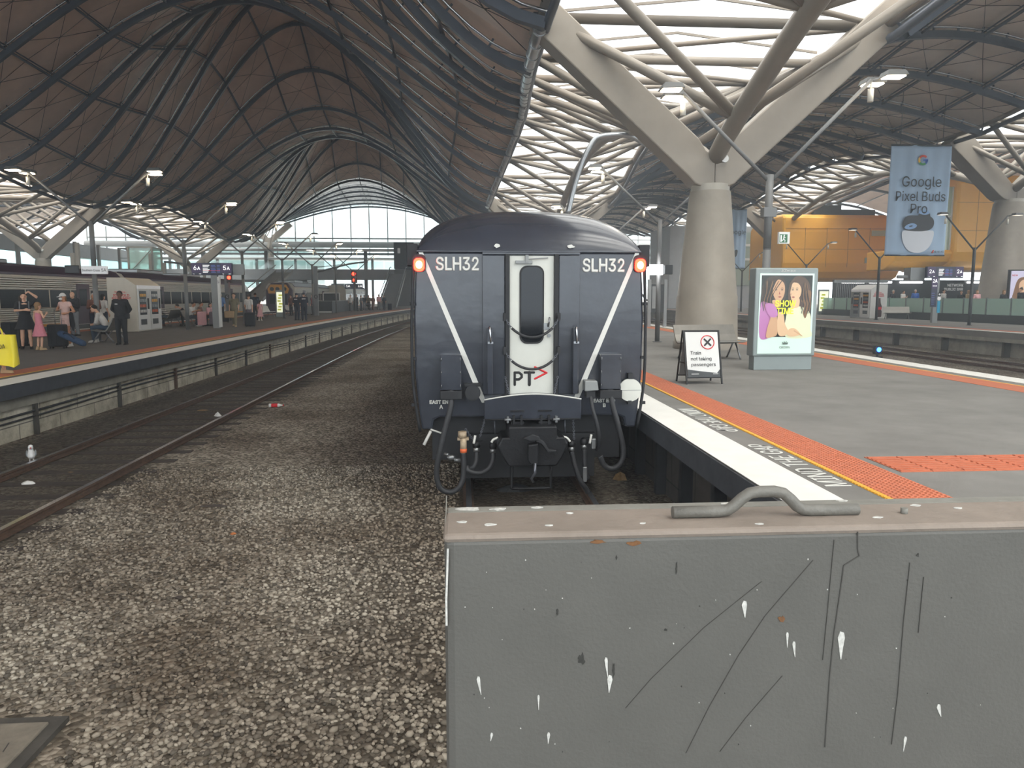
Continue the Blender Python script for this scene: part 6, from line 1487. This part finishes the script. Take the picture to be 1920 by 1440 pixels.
person('person at the left edge in a grey blue long sleeved shirt and jeans', (-13.78, 22.3, 0), W90+.2, 1.76, posed(wl=(.28,-.22,.98), fl=(.3,-.28,.92), wr=(-.2,-.16,.92)), top='cloth_greyblue', sleeve=1, bottom='cloth_denim', hair='hair_grey', shoes='shoe_white')
bagp = person('person at the left edge with bare legs and sandals holding the yellow shopping bag', (-9.66, 15.75, 0), W90, 1.62, {**WALK, 'wl': (.24,-.17,.92), 'fl': (.24,-.22,.84), 'wr': (-.24,-.2,.92), 'fr': (-.24,-.26,.84)}, top='cloth_white', sleeve=.2, bottom='cloth_denim', leg=.32, shoes='cloth_tan', fem=True)
person('woman in a black dress raising one arm over her head, backpack on', (-13.1, 23.2, 0), .5, 1.70, ARMS_UP, hair='hair_black', hairstyle='bun', dress='cloth_black', sleeve=.35, hem=.62, shoes='shoe_black', fem=True, build=1.05, extra=backpack('cloth_grey'))
person('little girl in a pink sundress seen from behind', (-12.55, 22.9, 0), PI-.5, 1.40, posed(er=(-.22,-.05,1.2), wr=(-.16,-.18,1.32), fr=(-.12,-.25,1.36)), hair='hair_fair', hairstyle='bob', dress='cloth_pink', sleeve=0, hem=.5, shoes='cloth_tan', fem=True, build=.85, kid=True)
person('woman in a white cap and mask, floral top and shorts, black jacket over her arm', (-12.55, 24.4, 0), -.35, 1.68, HIPS, skin='skin_tan', hair='hair_fair', hairstyle='pony', top='cloth_floral', sleeve=.12, bottom='cloth_floral', leg=.22, shoes='shoe_white', fem=True, hat='cloth_white', extra=maskcap)
person('older bald man in a dark jumper standing beside the silver train', (-15.5, 30.8, 0), -.2, 1.78, PHONE, hairstyle='bald', skin='skin_light', top='cloth_black', sleeve=1, bottom='cloth_grey', build=1.1)
person('grey haired woman in a brown top beside the silver train', (-14.9, 31.2, 0), .3, 1.72, PHONE, skin='skin_tan', hair='hair_grey', hairstyle='bob', top='cloth_brown', sleeve=1, bottom='cloth_navy', fem=True)
person('dark haired person in a white top behind the grey haired woman', (-15.0, 32.2, 0), 2.7, 1.68, None, hair='hair_black', hairstyle='bob', top='cloth_white', sleeve=.45, bottom='cloth_navy', fem=True)
person('man in a white jumper and jeans sitting on the pale bench looking down', (-12.28, 26.55, 0), -W90+.15, 1.76, sitting(.5, .04), hair='hair_black', top='cloth_white', sleeve=1, bottom='cloth_denim', shoes='shoe_white')
person('guard dressed all in black standing alone in front of the vending kiosk', (-11.2, 25.2, 0), .1, 1.76, BEHIND, skin='skin_dark', hair='hair_black', top='cloth_black', sleeve=1, bottom='cloth_black', build=1.12, extra=crossbag)
person('dark haired person half hidden behind the woman with raised arm', (-14.0, 24.7, 0), 2.6, 1.62, None, skin='skin_tan', hair='hair_brown', hairstyle='bob', top='cloth_grey', sleeve=.6, bottom='cloth_black', fem=True)
person('person in a black and white striped top slumped on a bench beside the kiosk', (-15.5, 40.6, 0), -W90, 1.72, sitting(.85, .05), hair='hair_grey', top='cloth_striped', sleeve=1, bottom='cloth_denim', shoes='cloth_brown')
person('person in black bending forward on the bench behind the striped top', (-14.75, 41.5, 0), -1.2, 1.72, sitting(.9, .06), hair='hair_black', top='cloth_black', sleeve=1, bottom='cloth_black')
person('man in a white t-shirt sitting with his arms on a pink suitcase', (-14.3, 40.1, 0), W90-.1, 1.74, {**sitting(.35), 'wl': (.16,-.5,.86), 'fl': (.1,-.58,.86), 'wr': (-.16,-.5,.86), 'fr': (-.1,-.58,.86), 'el': (.24,-.25,.78), 'er': (-.24,-.25,.78)}, skin='skin_tan', hair='hair_black', top='cloth_white', sleeve=.4, bottom='cloth_navy', shoes='shoe_white')
person('dark haired man sitting just behind the man in a white t-shirt', (-14.2, 41.0, 0), W90, 1.72, sitting(.3), skin='skin_tan', hair='hair_black', top='cloth_brown', sleeve=.45, bottom='cloth_black')
person('dark haired woman sitting nearest the suitcases', (-13.9, 41.6, 0), W90-.2, 1.64, sitting(.3), hair='hair_black', hairstyle='bob', top='cloth_palepink', sleeve=.45, bottom='cloth_black', fem=True)
person('person in a blue shirt walking away behind the screen pillar', (-14.6, 46.2, 0), PI, 1.78, WALK, hair='hair_grey', top='cloth_blue', sleeve=.5, bottom='cloth_navy')
person('woman in an olive jumpsuit walking forward with a straw bag', (-11.75, 39.3, 0), .05, 1.74, WALK, hair='hair_brown', hairstyle='bun', top='cloth_olive', sleeve=.4, bottom='cloth_olive', shoes='cloth_tan', fem=True, extra=handbag('cloth_tan', -1, (.52,.2,.36), .18))
person('woman in a white top and long mauve skirt walking away', (-11.2, 40.0, 0), PI-.3, 1.68, posed(wr=(-.26,.08,.9), fr=(-.27,.12,.82)), hair='hair_brown', hairstyle='bun', top='cloth_white', sleeve=.35, dress='cloth_mauve', hem=.18, fem=True)
person('person in dark navy standing in front of the orange nosed train', (-13.7, 50.5, 0), PI, 1.8, None, skin='skin_tan', hair='hair_black', top='cloth_navy', sleeve=.5, bottom='cloth_black', build=1.15)
person('small child in pale clothes sitting left of the girl in pink', (-14.4, 50.4, 0), 2.2, 1.25, sitting(.2), hair='hair_brown', hairstyle='bob', top='cloth_white', sleeve=.4, bottom='cloth_tan', kid=True, build=.9)
person('small girl in a pink dress with a dark ponytail at the white bench', (-13.15, 49.5, 0), PI, 1.30, None, hair='hair_black', hairstyle='pony', dress='cloth_palepink', sleeve=.3, hem=.35, shoes='shoe_white', kid=True, fem=True, build=.9)
person('police officer in navy uniform and cap, the right one of two', (-10.25, 49.2, 0), PI+.2, 1.82, PHONE, hair='hair_brown', top='cloth_navy', sleeve=.45, bottom='cloth_navy', build=1.15, hat='cloth_navy', extra=police)
person('police officer in navy uniform, the left one of two', (-10.85, 49.9, 0), PI-.3, 1.78, None, hair='hair_black', top='cloth_navy', sleeve=.45, bottom='cloth_navy', build=1.1, hat='cloth_navy', extra=police)
back = [(-14.7,61,.3,'cloth_black','cloth_navy','person in black standing behind the lit poster stand, nearest it'), (-14.0,62.2,-.5,'cloth_brown','cloth_black','person in brown standing behind the white bench'), (-13.3,64.5,.8,'cloth_palepink','cloth_grey','person in pale pink standing among those behind the white bench'), (-12.9,66,2.5,'cloth_black','cloth_black','person in black just left of the tall grey cabinet'), (-12.6,64,-1,'cloth_red','cloth_black','person in dark red beside the two police officers')]
for x, y, r, a, c, lab in back: person(lab, (x, y, 0), r, random.uniform(1.64, 1.8), None, hair=random.choice(['hair_black','hair_brown']), top=a, sleeve=.6, bottom=c)
far = [(-13.2,77,W90,'cloth_orange','cloth_black','person in an orange top behind the low dark enclosure'), (-11.5,78.2,0,'cloth_white','cloth_grey','person in white at the right part of the low enclosure'), (-11.2,80.5,1,'cloth_black','cloth_black','person in black at the right part of the low enclosure'), (-10.9,81.8,2,'cloth_grey','cloth_navy','person in grey at the right end of the low enclosure'), (-11.2,86.9,PI,'cloth_black','cloth_grey','person in black at the foot of the far stairs, leftmost of the group'), (-10.35,84.2,0,'cloth_olive','cloth_black','person in olive pushing the pram by the far stairs'), (-9.85,83.9,0,'cloth_brown','cloth_brown','person in brown walking beside the pram'), (-9.55,87,.5,'cloth_palepink','cloth_grey','person in pale pink behind the walkers by the far stairs'), (-8.6,83.6,0,'cloth_navy','cloth_navy','person in navy with a suitcase at the far platform edge')]
for x, y, r, a, c, lab in far: person(lab, (x, y, 0), r, random.uniform(1.62, 1.8), WALK if r == 0 else None, hair=random.choice(['hair_black','hair_brown']), top=a, sleeve=.6, bottom=c)
rp = [(33.3,55.1,.2,'cloth_black','hair_grey','grey haired person in black behind the fence, next to the cola kiosk'), (33.3,53.8,.4,'cloth_white','hair_black','person in a white top behind the green glass fence'), (33.3,52.3,-.4,'bright_blue','hair_grey','person in bright blue behind the green glass fence'), (33.3,49.1,.3,'cloth_white','hair_black','person in white just right of the screens marked 2A'), (33.1,47.0,-.6,'cloth_black','hair_brown','person in black below the bar name sign'), (32.4,45.35,1.4,'cloth_tan','hair_fair','person in tan beside the one in black below the bar name'), (32.2,44.25,0,'cloth_palepink','hair_fair','person in pink left of the dark lamp post by the broad column'), (32.2,41.95,.1,'cloth_black','hair_fair','long haired woman in black in front of the broad right hand column'), (31.9,40.25,-W90,'cloth_black','hair_black','person in black at the right edge below the beauty poster')]
for x, y, r, a, hr_, lab in rp: person(lab, (x, y, .3), r, random.uniform(1.64, 1.78), PHONE if r > .3 else None, hair=hr_, hairstyle='long' if hr_ == 'hair_fair' else 'short', top=a, sleeve=.45, bottom='cloth_navy')
# luggage
def suitcase(loc, rz, lab, m, w=.42, d=.26, h=.62, handle=.38, tilt=0):
    t = thing('suitcase', lab, 'suitcase', loc, rz); t.rotation_euler = (tilt, 0, rz)
    b = B(); b.box(-w/2, w/2, -d/2, d/2, .06, .06+h); s = b.build('shell', m, t, bevel=.045)
    for x in (-w*.28, 0, w*.28): b = B(); b.box(x-.012, x+.012, -d/2-.008, -d/2, .12, h); b.build('rib', m, s)
    for x in (-w/2+.06, w/2-.06):
        for y in (-d/2+.06, d/2-.06): b = B(); b.tube([(x-.015, y, .035), (x+.015, y, .035)], .034, 10); b.build('wheel', 'black_print', t)
    if handle: b = B(); b.tube([(-.09, d/2-.05, h), (-.09, d/2-.05, h+handle), (.09, d/2-.05, h+handle), (.09, d/2-.05, h)], .012, 6); b.build('pull_handle', 'steel', t)
    return t
suitcase((-13.75, 23.6, 0), .3, 'black suitcase between the black dress and the left frame edge', 'cloth_black', .5, .3, .75, 0)
suitcase((-12.35, 23.5, 0), .1, 'black suitcase with raised silver handle in front of the woman in a white cap', 'cloth_black', .5, .3, .68, .5)
t = thing('duffel_bag', 'blue patterned duffel bag leaning against the black suitcase', 'bag', (-11.85, 23.35, .03), -.1); b = B(); b.cap((-.32,0,.42), (.3,0,.14), .13, .12, 14, flat=.8); b.build('bag_body', mat('duffel_blue', '#2c4360', .85, 0, (22, .5)), t, remesh=.012); b = B(); b.tube(spl([(-.2,-.1,.42), (-.1,-.18,.46), (.05,-.18,.38), (.12,-.1,.28)], 4), .014, 6); b.build('bag_handle', 'cloth_black', t)
suitcase((-13.68, 40.1, 0), W90, 'pale pink suitcase in front of the seated man in a white t-shirt', 'cloth_palepink', .5, .34, .72, .12)
suitcase((-13.35, 40.9, 0), W90, 'dark purple suitcase just right of the pink suitcase', 'cloth_mauve', .48, .3, .7, .2)
suitcase((-11.05, 39.6, 0), .2, 'black suitcase pulled by the woman in a mauve skirt', 'cloth_black', .52, .3, .68, .45, .12)
suitcase((-7.95, 83.5, 0), 0, 'dark suitcase pulled along the far platform edge', 'cloth_navy', .45, .28, .7, .35)
suitcase((-14.2, 45.6, 0), .3, 'dark suitcase beside the person in a blue shirt', 'cloth_black', .45, .28, .6, .3)
t = thing('pram', 'dark pram near the foot of the far stairs', 'pram', (-10.3, 83.4, 0)); b = B(); b.ell((0,0,.62), (.28,.4,.22)); b.build('seat', 'cloth_black', t)
for x in (-.26, .26):
    for y in (-.35, .35): b = B(); b.tube([(x-.02,y,.14), (x+.02,y,.14)], .14, 14); b.build('wheel', 'black_print', t)
b = B(); b.tube([(-.22,.3,.5), (-.22,.62,1.0), (.22,.62,1.0), (.22,.3,.5)], .018, 6); b.tube([(-.24,-.35,.14), (0,0,.5), (.24,-.35,.14)], .015, 6); b.tube([(-.24,.35,.14), (0,0,.5), (.24,.35,.14)], .015, 6); b.build('frame', 'steel', t)
# yellow shopping bag in the left hand corner
t = thing('shopping_bag', 'big bright yellow shopping bag with black lettering at the left edge', 'bag', (-9.3, 15.5, .2), -.1); t.scale = (1.2, 1, 1.3)
b = B(); rows = []
for i in range(9):
    z = .46*(1-i/8); q = i/8; rows.append([((-.27+.54*u+.03*math.sin(6*u+3*q)), -.05-.05*q+.02*math.sin(9*u), z+.03*math.sin(4*u)+.09*u*(1-q)*.3) for u in [j/10 for j in range(11)]]+[((.27-.54*u), .06+.05*q+.02*math.sin(7*u), z+.02) for u in [j/10 for j in range(11)]])
for r in rows: r.append(r[0])
b.grid(rows); b.add(rows[-1][:-1], [tuple(range(22))], False); b.build('sack', mat('bag_yellow', '#e8d51c', .5, 0, (5, .06)), t)
text('COLINDA', .1, 'black_print', t, (0, -.128, .29), rot=(PI/2-.1, -.12, 0), sx=.9)
b = B(); b.tube(spl([(-.1,0,.45), (-.07,0,.56), (.05,0,.57), (.08,0,.46)], 4), .012, 6); b.build('carry_handle', 'bag_yellow', t)
# ------------------------------------------------------------------ thin haze in the hall air
hz = bpy.data.materials.new('hall_haze'); hz.use_nodes = True; n = hz.node_tree.nodes; l = hz.node_tree.links; n.remove(n['Principled BSDF'])
v = n.new('ShaderNodeVolumeScatter'); v.inputs['Color'].default_value = (.86, .93, 1, 1); v.inputs['Density'].default_value = .003; v.inputs['Anisotropy'].default_value = .25
l.new(v.outputs[0], n['Material Output'].inputs['Volume'])
b = B(); b.box(-56, 60, -12, 149, GZ-.2, 30); hb = tag(b.build('haze', [hz]), 'faint pale haze filling the air of the hall', 'haze', kind='stuff')
